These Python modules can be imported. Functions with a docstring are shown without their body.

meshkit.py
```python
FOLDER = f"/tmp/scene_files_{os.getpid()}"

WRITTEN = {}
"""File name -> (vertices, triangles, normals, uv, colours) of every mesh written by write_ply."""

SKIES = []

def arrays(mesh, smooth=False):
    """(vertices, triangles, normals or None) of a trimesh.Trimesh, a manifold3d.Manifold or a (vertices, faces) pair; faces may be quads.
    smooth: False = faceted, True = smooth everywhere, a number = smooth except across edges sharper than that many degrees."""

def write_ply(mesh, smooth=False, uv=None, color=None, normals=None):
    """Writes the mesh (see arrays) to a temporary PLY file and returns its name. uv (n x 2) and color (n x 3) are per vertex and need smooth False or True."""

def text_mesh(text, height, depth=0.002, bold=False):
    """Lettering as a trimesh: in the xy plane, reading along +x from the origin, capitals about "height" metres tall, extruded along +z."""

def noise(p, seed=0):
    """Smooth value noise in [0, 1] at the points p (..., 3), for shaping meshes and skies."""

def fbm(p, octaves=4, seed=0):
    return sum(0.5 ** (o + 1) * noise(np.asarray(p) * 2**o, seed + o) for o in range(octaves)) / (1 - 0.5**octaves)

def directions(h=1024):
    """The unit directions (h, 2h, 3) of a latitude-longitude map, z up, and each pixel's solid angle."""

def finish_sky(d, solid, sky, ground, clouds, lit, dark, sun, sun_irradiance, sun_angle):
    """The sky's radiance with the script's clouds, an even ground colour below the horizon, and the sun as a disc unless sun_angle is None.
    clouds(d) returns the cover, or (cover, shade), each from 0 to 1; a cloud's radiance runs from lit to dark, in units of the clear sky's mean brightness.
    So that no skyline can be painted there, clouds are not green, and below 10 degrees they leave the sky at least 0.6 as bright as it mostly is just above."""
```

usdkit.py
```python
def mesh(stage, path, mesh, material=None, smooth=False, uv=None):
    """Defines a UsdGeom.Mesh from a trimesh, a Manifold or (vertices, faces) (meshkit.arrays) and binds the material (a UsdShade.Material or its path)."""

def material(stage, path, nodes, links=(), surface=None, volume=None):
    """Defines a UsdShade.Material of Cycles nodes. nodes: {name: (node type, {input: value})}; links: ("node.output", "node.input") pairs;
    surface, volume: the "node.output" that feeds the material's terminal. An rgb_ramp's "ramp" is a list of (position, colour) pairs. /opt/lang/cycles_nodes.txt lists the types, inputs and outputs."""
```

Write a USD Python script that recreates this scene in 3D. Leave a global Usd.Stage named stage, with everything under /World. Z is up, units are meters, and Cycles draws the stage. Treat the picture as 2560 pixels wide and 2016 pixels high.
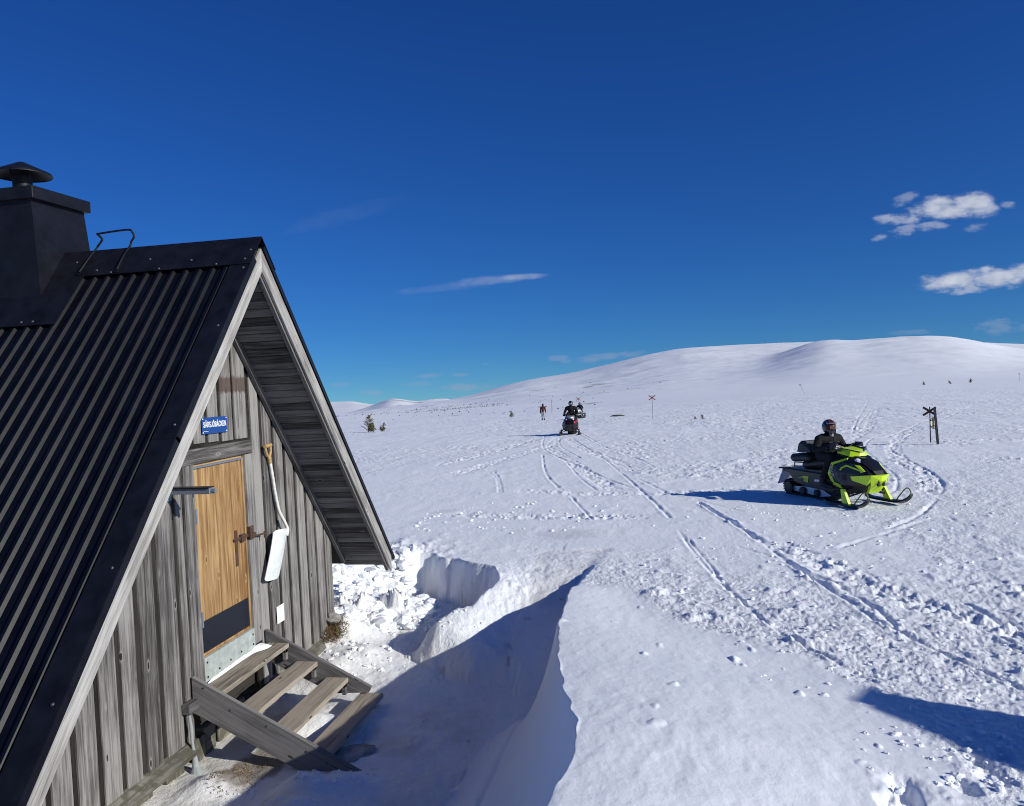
import math, random
import numpy as np, trimesh, manifold3d as m3
from shapely.geometry import Polygon
import usdkit, meshkit
from pxr import Usd, UsdGeom, UsdLux, UsdShade, Gf, Sdf, Vt

stage = Usd.Stage.CreateInMemory()
UsdGeom.SetStageUpAxis(stage, 'Z')
UsdGeom.SetStageMetersPerUnit(stage, 1.0)
UsdGeom.Xform.Define(stage, '/World')
UsdGeom.Scope.Define(stage, '/World/Looks')

# ---------------------------------------------------------------- camera
CAM = np.array([-6.8947, -4.2903, 2.4517])
FW = np.array([0.98165130, 0.18818828, -0.03075549])
RT = np.array([0.18670461, -0.98135882, -0.04556586])
UP = np.array([0.03875713, -0.03898760, 0.99848778])
FPX = 1991.96
cam = UsdGeom.Camera.Define(stage, '/World/camera')
cam.AddTransformOp().Set(Gf.Matrix4d(*RT, 0, *UP, 0, *(-FW), 0, *CAM, 1))
cam.CreateHorizontalApertureAttr(36.0)
cam.CreateVerticalApertureAttr(36.0 * 806 / 1024)
cam.CreateFocalLengthAttr(36.0 * FPX / 2560)
cam.CreateClippingRangeAttr(Gf.Vec2f(0.05, 100000))
cam.CreateExposureAttr(0.08)

# ---------------------------------------------------------------- sky and sun
EL, AZ = math.radians(25), math.radians(20)
SUN = np.array([-math.sin(AZ) * math.cos(EL), -math.cos(AZ) * math.cos(EL), math.sin(EL)])
SKY_STRENGTH = 0.072
SUN_INTENSITY = 1.08
sun = UsdLux.DistantLight.Define(stage, '/World/sun')
sun.CreateIntensityAttr(SUN_INTENSITY); sun.CreateAngleAttr(0.53); sun.CreateNormalizeAttr(True)
sun.CreateColorAttr(Gf.Vec3f(1.0, 0.98, 0.895))
_z = SUN; _x = np.cross([0, 0, 1], _z); _x /= np.linalg.norm(_x); _y = np.cross(_z, _x)
sun.AddTransformOp().Set(Gf.Matrix4d(*_x, 0, *_y, 0, *_z, 0, 0, 0, 50, 1))


def make_sky():
    """Clear physical sky; a few real clouds set into it by direction (azimuth, elevation)."""
    N = {'tc': ('texture_coordinate', {}), 'nrm': ('vector_math', {'math_type': 'normalize'}),
         'lift': ('vector_math', {'math_type': 'add', 'vector2': (0, 0, 0.082)}),
         'sky': ('sky_texture', {'sky_type': 'single_scattering', 'sun_disc': False, 'sun_elevation': EL,
                                 'sun_rotation': math.atan2(SUN[0], SUN[1]), 'altitude': 900.0, 'air_density': 1.0,
                                 'aerosol_density': 1.1, 'ozone_density': 4.5}),
         'sp': ('separate_color', {}), 'bb': ('combine_xyz', {}), 'qt': ('vector_math', {'math_type': 'divide'}),
         'pw': ('vector_math', {'math_type': 'power', 'vector2': (2.4, 2.1, 2.4)}), 'kb': ('vector_math', {'math_type': 'multiply', 'vector2': (1.22, 1.22, 1.22)}),
         'hs': ('vector_math', {'math_type': 'multiply'}),
         'bg': ('background_shader', {'strength': SKY_STRENGTH})}
    L = [('tc.generated', 'nrm.vector1'), ('nrm.vector', 'lift.vector1'), ('lift.vector', 'sky.vector'), ('sky.color', 'sp.color'),
         ('sp.b', 'bb.x'), ('sp.b', 'bb.y'), ('sp.b', 'bb.z'), ('sky.color', 'qt.vector1'), ('bb.vector', 'qt.vector2'), ('qt.vector', 'pw.vector1'),
         ('bb.vector', 'kb.vector1'), ('pw.vector', 'hs.vector1'), ('kb.vector', 'hs.vector2')]
    f0 = np.array([FW[0], FW[1], 0]); f0 /= np.linalg.norm(f0); r0 = np.array([f0[1], -f0[0], 0])
    # plane coordinates a = tan(azimuth), b = tan(elevation) of a direction
    for n, v in (('df', f0), ('dr', r0), ('dz', (0, 0, 1))):
        N[n] = ('vector_math', {'math_type': 'dot_product', 'vector2': tuple(v)}); L.append(('nrm.vector', n + '.vector1'))
    N['dfp'] = ('math', {'math_type': 'maximum', 'value2': 0.05}); L.append(('df.value', 'dfp.value1'))
    for n, s in (('a', 'dr'), ('b', 'dz')):
        N[n] = ('math', {'math_type': 'divide'}); L += [(s + '.value', n + '.value1'), ('dfp.value', n + '.value2')]
    N['ab'] = ('combine_xyz', {}); L += [('a.value', 'ab.x'), ('b.value', 'ab.y')]
    N['nz'] = ('noise_texture', {'scale': 34.0, 'detail': 7.0, 'roughness': 0.58})
    N['nm'] = ('mapping', {'scale': (1.0, 2.2, 1.0)})
    L += [('ab.vector', 'nm.vector'), ('nm.vector', 'nz.vector')]
    N['nzc'] = ('math', {'math_type': 'subtract', 'value2': 0.5}); L.append(('nz.fac', 'nzc.value1'))
    #           a,      b,     half width, half height, tilt, strength, ragged
    blobs = [(0.541, 0.1895, 0.025, 0.0125, 0.03, 1.0, 0.9), (0.583, 0.192, 0.024, 0.0140, 0.0, 1.0, 0.9), (0.561, 0.1835, 0.046, 0.0090, -0.03, 0.95, 1.0), (0.603, 0.185, 0.016, 0.008, -0.2, 0.7, 1.1),
             (0.493, 0.177, 0.028, 0.0068, 0.03, 0.62, 1.6), (0.494, 0.161, 0.017, 0.0065, 0.25, 0.40, 1.9), (0.470, 0.155, 0.011, 0.0038, 0.2, 0.45, 1.6),
             (0.499, 0.2003, 0.017, 0.0062, 0.28, 0.34, 1.5), (0.629, 0.1875, 0.010, 0.0045, -0.1, 0.42, 1.4), (0.533, 0.166, 0.017, 0.0050, 0.05, 0.45, 1.7), (0.585, 0.162, 0.014, 0.005, 0.1, 0.25, 1.8),
             (0.556, 0.096, 0.034, 0.0105, 0.03, 1.0, 0.9), (0.612, 0.098, 0.034, 0.0120, -0.08, 1.0, 0.9), (0.600, 0.108, 0.012, 0.0060, 0.3, 0.8, 1.2), (0.655, 0.104, 0.03, 0.011, 0.0, 0.9, 1.1), (0.568, 0.0845, 0.028, 0.0050, 0.0, 0.62, 1.5),
             (0.020, 0.1262, 0.030, 0.0036, 0.02, 0.42, 0.7), (-0.02, 0.1235, 0.050, 0.0055, 0.05, 0.22, 0.7), (-0.075, 0.1175, 0.060, 0.005, 0.05, 0.07, 0.8), (-0.20, 0.212, 0.07, 0.010, 0.2, 0.03, 0.8),
             (-0.175, -0.0095, 0.016, 0.0034, 0.0, 0.50, 1.2), (-0.101, 0.008, 0.018, 0.0026, 0.03, 0.34, 1.1), (-0.0635, 0.0078, 0.011, 0.0022, 0.0, 0.32, 1.1), (-0.054, -0.0082, 0.032, 0.0050, 0.0, 0.45, 1.4), (-0.117, -0.0016, 0.018, 0.0034, 0.0, 0.26, 1.2),
             (0.060, 0.0232, 0.013, 0.0034, 0.0, 0.36, 1.2), (0.118, 0.0215, 0.044, 0.0046, 0.06, 0.40, 1.5), (-0.212, 0.0023, 0.013, 0.0030, 0.0, 0.26, 1.2), (0.615, 0.036, 0.030, 0.0085, 0.0, 0.30, 1.6), (-0.032, 0.0196, 0.007, 0.0026, 0.0, 0.26, 1.1), (0.5, 0.035, 0.03, 0.003, 0.0, 0.2, 1.2)]
    prev = None
    for i, (a0, b0, sa, sb, tl, st, rg) in enumerate(blobs):
        k = f'c{i}'
        N[k + 's'] = ('vector_math', {'math_type': 'subtract', 'vector2': (a0, b0, 0)}); L.append(('ab.vector', k + 's.vector1'))
        N[k + 'm'] = ('mapping', {'rotation': (0, 0, -tl)}); L.append((k + 's.vector', k + 'm.vector'))
        N[k + 'd'] = ('vector_math', {'math_type': 'divide', 'vector2': (sa, sb, 1)}); L.append((k + 'm.vector', k + 'd.vector1'))
        N[k + 'q'] = ('vector_math', {'math_type': 'dot_product'}); L += [(k + 'd.vector', k + 'q.vector1'), (k + 'd.vector', k + 'q.vector2')]
        N[k + 'n'] = ('math', {'math_type': 'multiply_add', 'value2': -4.2 * rg}); L += [('nzc.value', k + 'n.value1'), (k + 'q.value', k + 'n.value3')]
        N[k + 'e'] = ('map_range', {'range_type': 'smootherstep', 'from_min': 1.9, 'from_max': -0.5, 'to_min': 0.0, 'to_max': min(st, 1.0) * 0.93, 'clamp': True})
        L.append((k + 'n.value', k + 'e.value'))
        if prev:
            N[k + 'x'] = ('math', {'math_type': 'maximum'}); L += [(prev, k + 'x.value1'), (k + 'e.result', k + 'x.value2')]
            prev = k + 'x.value'
        else:
            prev = k + 'e.result'
    # cloud colour: mottled paler by noise, greyer where low over the horizon
    N['lum'] = ('noise_texture', {'scale': 60.0, 'detail': 3.0}); L.append(('ab.vector', 'lum.vector'))
    N['crmp'] = ('rgb_ramp', {'ramp': [(0.3, (6.3, 6.9, 8.3)), (0.7, (8.2, 8.7, 9.9))]}); L.append(('lum.fac', 'crmp.fac'))
    N['low'] = ('map_range', {'range_type': 'smoothstep', 'from_min': 0.02, 'from_max': 0.07, 'to_min': 0.0, 'to_max': 1.0, 'clamp': True}); L.append(('b.value', 'low.value'))
    N['cc'] = ('mix_color', {'blend_type': 'mix', 'a': (3.9, 4.7, 6.6)}); L += [('low.result', 'cc.fac'), ('crmp.color', 'cc.b')]
    N['mixc'] = ('mix_color', {'blend_type': 'mix'}); L += [(prev, 'mixc.fac'), ('hs.vector', 'mixc.a'), ('cc.result', 'mixc.b'), ('mixc.result', 'bg.color')]
    return usdkit.material(stage, '/World/Looks/sky_look', N, L, surface='bg.background')


dome = UsdLux.DomeLight.Define(stage, '/World/sky')
dome.CreateIntensityAttr(1.0)
UsdShade.MaterialBindingAPI.Apply(dome.GetPrim()).Bind(make_sky())
dome.GetPrim().SetCustomDataByKey('kind', 'structure')

# ---------------------------------------------------------------- helpers
counts = {}


def unique(path):
    if path not in counts:
        counts[path] = 0
        return path
    counts[path] += 1
    return f'{path}_{counts[path]:03d}'


def frame(o, x, y=None, z=None):
    """4x4 with origin o, axes x, y, z as columns."""
    x = np.asarray(x, float); x = x / np.linalg.norm(x)
    if z is None:
        y = np.asarray(y, float); z = np.cross(x, y); z /= np.linalg.norm(z); y = np.cross(z, x)
    else:
        z = np.asarray(z, float); y = np.cross(z, x); y /= np.linalg.norm(y); z = np.cross(x, y)
    M = np.eye(4); M[:3, 0], M[:3, 1], M[:3, 2], M[:3, 3] = x, y, z, o
    return M


def set_xf(prim, M):
    UsdGeom.Xformable(prim).AddTransformOp().Set(Gf.Matrix4d(*np.asarray(M, float).T.ravel()))


def tag(prim, label=None, cat=None, group=None, kind=None):
    for k, v in (('label', label), ('category', cat), ('group', group), ('kind', kind)):
        if v:
            prim.SetCustomDataByKey(k, v)
    return prim


def thing(name, label, cat, M=None, group=None):
    x = UsdGeom.Xform.Define(stage, unique('/World/' + name))
    if M is not None:
        set_xf(x.GetPrim(), M)
    return tag(x.GetPrim(), label, cat, group)


def obj(name, mesh, mat, parent=None, M=None, smooth=False, label=None):
    base = str(parent.GetPath()) if parent else '/World'
    m = usdkit.mesh(stage, unique(base + '/' + name), mesh, LOOK[mat], smooth=smooth)
    if M is not None:
        set_xf(m.GetPrim(), M)
    if label:
        m.GetPrim().SetCustomDataByKey('label', label)
    return m.GetPrim()


def cat_(ms):
    vs, fs, n = [], [], 0
    for m in ms:
        v, f, _ = meshkit.arrays(m)
        vs.append(v); fs.append(f + n); n += len(v)
    return np.vstack(vs), np.vstack(fs)


def moved(m, M):
    v, f, _ = meshkit.arrays(m)
    return v @ np.asarray(M)[:3, :3].T + np.asarray(M)[:3, 3], f


def hull(pts):
    m = m3.Manifold.hull_points(np.asarray(pts, float)).to_mesh()
    return np.array(m.vert_properties[:, :3], float), np.array(m.tri_verts, int)


def sym(pts):
    return [(x, s * y, z) for x, y, z in pts for s in (-1, 1)]


def box(a, b, bev=0.0):
    (x0, y0, z0), (x1, y1, z1) = a, b
    if bev <= 0:
        return hull([(x, y, z) for x in (x0, x1) for y in (y0, y1) for z in (z0, z1)])
    P = []
    for x, sx in ((x0, 1), (x1, -1)):
        for y, sy in ((y0, 1), (y1, -1)):
            for z, sz in ((z0, 1), (z1, -1)):
                P += [(x + sx * bev, y + sy * bev, z), (x + sx * bev, y, z + sz * bev), (x, y + sy * bev, z + sz * bev)]
    return hull(P)


def plank(L, w, t, bev=0.004, c0=0.0, c1=0.0):
    """Board from x=0 to L, centred on y and z, its ends cut at a slope (x moves by c*y)."""
    v, f = box((0, -w / 2, -t / 2), (L, w / 2, t / 2), min(bev, t / 3))
    k = v[:, 0] / L
    v[:, 0] += v[:, 1] * (c0 * (1 - k) + c1 * k)
    return v, f


def tube(pts, r, n=8, closed=False):
    P = np.asarray(pts, float); R = np.broadcast_to(np.asarray(r, float), (len(P),))
    T = np.gradient(P, axis=0); T /= np.linalg.norm(T, axis=1, keepdims=True) + 1e-12
    a = np.cross(T[0], [0, 0, 1.0]);
    if np.linalg.norm(a) < 0.1: a = np.cross(T[0], [1.0, 0, 0])
    vs = []
    for i in range(len(P)):
        a = a - T[i] * (a @ T[i]); a /= np.linalg.norm(a); b = np.cross(T[i], a)
        ang = np.arange(n) * 2 * np.pi / n
        vs.append(P[i] + R[i] * (np.cos(ang)[:, None] * a + np.sin(ang)[:, None] * b))
    v = np.vstack(vs + [P[:1], P[-1:]]); f = []
    for i in range(len(P) - 1):
        for j in range(n):
            p, q = i * n + j, i * n + (j + 1) % n
            f += [(p, q, q + n), (p, q + n, p + n)]
    e0, e1, l = len(P) * n, len(P) * n + 1, (len(P) - 1) * n
    for j in range(n):
        f += [(e0, (j + 1) % n, j), (e1, l + j, l + (j + 1) % n)]
    f = np.array(f)[:, ::-1]
    return v, f


def curve(pts, n=24):
    """Smooth polyline through points (Catmull-Rom)."""
    P = np.asarray(pts, float); Q = np.vstack([2 * P[0] - P[1], P, 2 * P[-1] - P[-2]]); out = []
    for i in range(len(P) - 1):
        p0, p1, p2, p3 = Q[i:i + 4]
        for t in np.linspace(0, 1, max(2, n // (len(P) - 1)), endpoint=False):
            out.append(0.5 * ((2 * p1) + (p2 - p0) * t + (2 * p0 - 5 * p1 + 4 * p2 - p3) * t * t + (3 * p1 - p0 - 3 * p2 + p3) * t ** 3))
    return np.array(out + [P[-1]])


def cyl(a, b, r, r2=None, n=16):
    return tube([a, b], [r, r if r2 is None else r2], n)


def ball(c, r, sub=2):
    m = trimesh.creation.icosphere(sub, 1.0)
    return np.array(m.vertices) * np.asarray(r) + np.asarray(c), np.array(m.faces)


def lathe(prof, n=28):
    """Revolve (r, z) about z."""
    prof = np.asarray(prof, float); ang = np.arange(n) * 2 * np.pi / n
    v = np.stack([prof[:, None, 0] * np.cos(ang), prof[:, None, 0] * np.sin(ang), np.repeat(prof[:, 1:2], n, 1)], -1).reshape(-1, 3); f = []
    for i in range(len(prof) - 1):
        for j in range(n):
            p, q = i * n + j, i * n + (j + 1) % n
            f += [(p, q, q + n), (p, q + n, p + n)]
    return v, np.array(f)


def prism(poly, t, M=None):
    """Polygon in x,y extruded 0..t along z."""
    m = trimesh.creation.extrude_polygon(Polygon(poly), t, engine='earcut')
    r = (np.array(m.vertices), np.array(m.faces))
    return r if M is None else moved(r, M)


def flesh(chains, res=0.03, it=6):
    """One continuous body: hulls of spheres along the bones, joined, refined and smoothed."""
    parts = []
    for ch in chains:
        for (p, r), (q, s) in zip(ch[:-1], ch[1:]):
            parts.append(m3.Manifold.batch_hull([m3.Manifold.sphere(r, 14).translate(list(map(float, p))), m3.Manifold.sphere(s, 14).translate(list(map(float, q)))]))
    m = m3.Manifold.batch_boolean(parts, m3.OpType.Add).refine_to_length(res).to_mesh()
    t = trimesh.Trimesh(np.array(m.vert_properties[:, :3]), np.array(m.tri_verts), process=True)
    trimesh.smoothing.filter_taubin(t, iterations=it)
    return np.array(t.vertices), np.array(t.faces)


def ss(a, b, x):
    t = np.clip((np.asarray(x, float) - a) / (b - a), 0, 1)
    return t * t * (3 - 2 * t)


# ---------------------------------------------------------------- looks
LOOK = {}


def look(name, color, rough=0.6, metal=0.0, spec=0.5, var=0.0, scale=8.0, bump=0.0, bscale=60.0, extra=None, emit=None, coat=0.0):
    p = {'base_color': color, 'roughness': rough, 'metallic': metal, 'specular_ior_level': spec}
    if coat: p['coat_weight'] = coat; p['coat_roughness'] = 0.08
    if emit: p['emission_color'] = emit[0]; p['emission_strength'] = emit[1]
    if extra: p.update(extra)
    N = {'p': ('principled_bsdf', p)}; L = []
    if var or bump:
        N['tc'] = ('texture_coordinate', {})
    if var:
        N['n'] = ('noise_texture', {'scale': scale, 'detail': 5.0, 'roughness': 0.6}); L.append(('tc.object', 'n.vector'))
        c = np.array(color)
        N['r'] = ('rgb_ramp', {'ramp': [(0.3, tuple(c * (1 - var))), (0.7, tuple(np.clip(c * (1 + var), 0, 1)))]}); L += [('n.fac', 'r.fac'), ('r.color', 'p.base_color')]
    if bump:
        N['bn'] = ('noise_texture', {'scale': bscale, 'detail': 4.0}); N['b'] = ('bump', {'strength': bump, 'distance': 0.01})
        L += [('tc.object', 'bn.vector'), ('bn.fac', 'b.height'), ('b.normal', 'p.normal')]
    LOOK[name] = usdkit.material(stage, '/World/Looks/' + name, N, L, surface='p.BSDF')


def wood(name, dark, mid, pale, knots=True, grain=1.0, moss=None, band=None, rough=0.85):
    """Weathered board: grain runs along the board's own x, every board its own stretch of it."""
    N = {'tc': ('texture_coordinate', {}), 'oi': ('object_info', {}),
         'rs': ('math', {'math_type': 'multiply', 'value2': 37.0}), 'cv': ('combine_xyz', {}),
         'ad': ('vector_math', {'math_type': 'add'}),
         'm1': ('mapping', {'scale': (1.3 * grain, 26 * grain, 26 * grain)}), 'n1': ('noise_texture', {'scale': 1.0, 'detail': 6.0, 'roughness': 0.65, 'distortion': 0.6}),
         'm2': ('mapping', {'scale': (3.5 * grain, 120 * grain, 120 * grain)}), 'n2': ('noise_texture', {'scale': 1.0, 'detail': 4.0, 'roughness': 0.6}),
         'n3': ('noise_texture', {'scale': 1.7, 'detail': 3.0}),
         's1': ('math', {'math_type': 'multiply', 'value2': 0.55}), 's2': ('math', {'math_type': 'multiply_add', 'value2': 0.30}), 's3': ('math', {'math_type': 'multiply_add', 'value2': 0.25}),
         'rv': ('math', {'math_type': 'multiply_add', 'value2': 0.17, 'value3': -0.125}), 'sr': ('math', {'math_type': 'add'}),
         'r': ('rgb_ramp', {'ramp': [(0.36, dark), (0.47, mid), (0.60, pale)]}),
         'b': ('bump', {'strength': 0.55, 'distance': 0.006}), 'p': ('principled_bsdf', {'roughness': rough, 'specular_ior_level': 0.25})}
    L = [('oi.random', 'rs.value1'), ('rs.value', 'cv.x'), ('rs.value', 'cv.z'), ('tc.object', 'ad.vector1'), ('cv.vector', 'ad.vector2'),
         ('ad.vector', 'm1.vector'), ('m1.vector', 'n1.vector'), ('ad.vector', 'm2.vector'), ('m2.vector', 'n2.vector'), ('ad.vector', 'n3.vector'),
         ('n1.fac', 's1.value1'), ('n2.fac', 's2.value1'), ('s1.value', 's2.value3'), ('n3.fac', 's3.value1'), ('s2.value', 's3.value3'),
         ('oi.random', 'rv.value1'), ('s3.value', 'sr.value1'), ('rv.value', 'sr.value2'), ('sr.value', 'r.fac'),
         ('n2.fac', 'b.height'), ('b.normal', 'p.normal')]
    out = 'r.color'
    if knots:
        N['mk'] = ('mapping', {'scale': (2.6, 7.5, 7.5)}); N['vk'] = ('voronoi_texture', {'feature': 'f1', 'scale': 1.0, 'randomness': 1.0})
        N['rk'] = ('rgb_ramp', {'ramp': [(0.0, (1, 1, 1)), (0.10, (0.95,) * 3), (0.15, (0.35,) * 3), (0.21, (0, 0, 0))]})
        N['kc'] = ('rgb_ramp', {'ramp': [(0.0, tuple(np.array(dark) * 0.5)), (0.075, tuple(np.array(dark) * 0.7)), (0.10, pale), (0.20, mid)]})
        N['xk'] = ('mix_color', {})
        L += [('ad.vector', 'mk.vector'), ('mk.vector', 'vk.vector'), ('vk.distance', 'rk.fac'), ('vk.distance', 'kc.fac'), ('rk.color', 'xk.fac'), (out, 'xk.a'), ('kc.color', 'xk.b')]
        out = 'xk.result'
    if moss:
        N['nm'] = ('noise_texture', {'scale': 9.0, 'detail': 5.0}); N['rm'] = ('rgb_ramp', {'ramp': [(0.45, (0, 0, 0)), (0.58, (0.8,) * 3)]})
        N['xm'] = ('mix_color', {'b': moss}); L += [('tc.object', 'nm.vector'), ('nm.fac', 'rm.fac'), ('rm.color', 'xm.fac'), (out, 'xm.a')]
        out = 'xm.result'
    if band:
        N['sx'] = ('separate_xyz', {}); N['nb'] = ('noise_texture', {'scale': 22.0, 'detail': 5.0, 'roughness': 0.7})
        N['bd'] = ('math', {'math_type': 'subtract', 'value2': band[0]}); N['ba'] = ('math', {'math_type': 'absolute'})
        N['bn'] = ('math', {'math_type': 'multiply_add', 'value2': 0.16}); N['br'] = ('map_range', {'range_type': 'smoothstep', 'from_min': band[1] + 0.09, 'from_max': band[1] + 0.06, 'to_min': 0.0, 'to_max': 0.8, 'clamp': True})
        N['xs'] = ('mix_color', {'b': band[2]})
        L += [('tc.object', 'sx.vector'), ('sx.x', 'bd.value1'), ('bd.value', 'ba.value1'), ('tc.object', 'nb.vector'), ('nb.fac', 'bn.value1'), ('ba.value', 'bn.value3'), ('bn.value', 'br.value'), ('br.result', 'xs.fac'), (out, 'xs.a')]
        out = 'xs.result'
    L.append((out, 'p.base_color'))
    LOOK[name] = usdkit.material(stage, '/World/Looks/' + name, N, L, surface='p.BSDF')


wood('wall_wood', (0.040, 0.036, 0.034), (0.125, 0.116, 0.110), (0.29, 0.275, 0.26))
wood('stained_wood', (0.040, 0.036, 0.034), (0.125, 0.116, 0.110), (0.29, 0.275, 0.26), band=(0.55, 0.085, (0.075, 0.042, 0.033)))
wood('pale_wood', (0.16, 0.148, 0.135), (0.315, 0.298, 0.275), (0.50, 0.48, 0.45))
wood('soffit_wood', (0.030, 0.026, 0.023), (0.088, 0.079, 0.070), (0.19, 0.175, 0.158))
wood('dark_wood', (0.010, 0.008, 0.007), (0.020, 0.017, 0.015), (0.04, 0.035, 0.03), knots=False)
wood('step_wood', (0.050, 0.041, 0.034), (0.150, 0.126, 0.100), (0.36, 0.31, 0.25))
wood('stringer_wood', (0.05, 0.048, 0.05), (0.105, 0.10, 0.10), (0.20, 0.19, 0.185))
wood('door_wood', (0.12, 0.055, 0.020), (0.275, 0.150, 0.060), (0.46, 0.30, 0.140), grain=0.8, rough=0.6)
wood('mossy_wood', (0.045, 0.04, 0.034), (0.12, 0.11, 0.092), (0.24, 0.225, 0.19), moss=(0.085, 0.080, 0.055))
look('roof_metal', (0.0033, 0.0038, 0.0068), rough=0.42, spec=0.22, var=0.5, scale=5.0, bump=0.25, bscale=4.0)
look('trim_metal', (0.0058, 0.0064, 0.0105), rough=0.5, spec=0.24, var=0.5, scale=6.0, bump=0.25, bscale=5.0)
look('screw_metal', (0.10, 0.10, 0.105), rough=0.45, metal=0.7)
look('zinc', (0.42, 0.46, 0.43), rough=0.55, metal=0.15, var=0.22, scale=14)
look('bracket_metal', (0.20, 0.235, 0.29), rough=0.5, metal=0.35, var=0.15, scale=10)
look('black_plate', (0.010, 0.012, 0.018), rough=0.35, spec=0.4)
look('rust', (0.075, 0.038, 0.025), rough=0.8, var=0.5, scale=60, bump=0.4, bscale=200)
look('sign_blue', (0.010, 0.060, 0.24), rough=0.4)
look('white_paint', (0.80, 0.80, 0.78), rough=0.5)
look('shovel_white', (0.70, 0.73, 0.70), rough=0.42, var=0.10, scale=18, bump=0.1)
look('shaft_white', (0.66, 0.64, 0.60), rough=0.5, var=0.25, scale=30)
look('grip_wood', (0.42, 0.27, 0.11), rough=0.6, var=0.35, scale=40)
look('paper', (0.80, 0.81, 0.80), rough=0.7)
look('ink', (0.25, 0.26, 0.27), rough=0.7)
look('steel_pipe', (0.30, 0.27, 0.21), rough=0.35, metal=0.8)
look('stone', (0.30, 0.28, 0.26), rough=0.85, var=0.45, scale=9, bump=0.7, bscale=18)
look('straw', (0.21, 0.135, 0.062), rough=0.9, var=0.5, scale=30)
look('ice', (0.40, 0.43, 0.44), rough=0.12, spec=0.6, extra={'transmission_weight': 0.25, 'ior': 1.31})
look('sled_black', (0.007, 0.007, 0.008), rough=0.28, spec=0.5)
look('sled_grey', (0.022, 0.024, 0.027), rough=0.38, spec=0.5)
look('sled_matte', (0.012, 0.012, 0.013), rough=0.75)
look('sled_green', (0.50, 0.72, 0.016), rough=0.32, coat=0.3)
look('green_tube', (0.10, 0.17, 0.02), rough=0.4)
look('sled_silver', (0.50, 0.52, 0.55), rough=0.35, metal=0.7)
look('sled_red', (0.50, 0.035, 0.03), rough=0.35, coat=0.2)
look('sled_white', (0.66, 0.67, 0.68), rough=0.32, coat=0.2)
look('sled_orange', (0.75, 0.30, 0.02), rough=0.4)
look('lens_clear', (0.55, 0.58, 0.62), rough=0.08, spec=0.8)
look('lamp_lit', (0.9, 0.85, 0.7), rough=0.2, emit=((1.0, 0.85, 0.55), 1.6))
look('flap', (0.62, 0.64, 0.67), rough=0.4, var=0.2, scale=12)
LOOK['flap'] = usdkit.material(stage, '/World/Looks/flap_film', {'d': ('diffuse_bsdf', {'color': (0.55, 0.57, 0.60)}), 't': ('translucent_bsdf', {'color': (0.75, 0.77, 0.80)}), 'm': ('mix_closure', {'fac': 0.6})},
                               [('d.BSDF', 'm.closure1'), ('t.BSDF', 'm.closure2')], surface='m.closure')
look('leather', (0.020, 0.019, 0.018), rough=0.5, bump=0.2, bscale=90)
look('cloth_black', (0.011, 0.011, 0.013), rough=0.85, spec=0.2, var=0.35, scale=14, bump=0.5, bscale=35)
look('cloth_red', (0.085, 0.008, 0.010), rough=0.85, var=0.3, scale=9)
look('cloth_grey', (0.30, 0.30, 0.31), rough=0.9, var=0.45, scale=14)
look('glove', (0.010, 0.010, 0.011), rough=0.7)
look('helmet_black', (0.012, 0.012, 0.014), rough=0.2, coat=0.5)
look('helmet_grey', (0.20, 0.22, 0.25), rough=0.25, coat=0.4)
look('helmet_red', (0.20, 0.025, 0.02), rough=0.25, coat=0.4)
look('goggle', (0.09, 0.022, 0.016), rough=0.12, spec=0.8)
look('skin', (0.42, 0.25, 0.19), rough=0.6)
look('cross_red', (0.20, 0.022, 0.014), rough=0.6, var=0.2)
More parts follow.
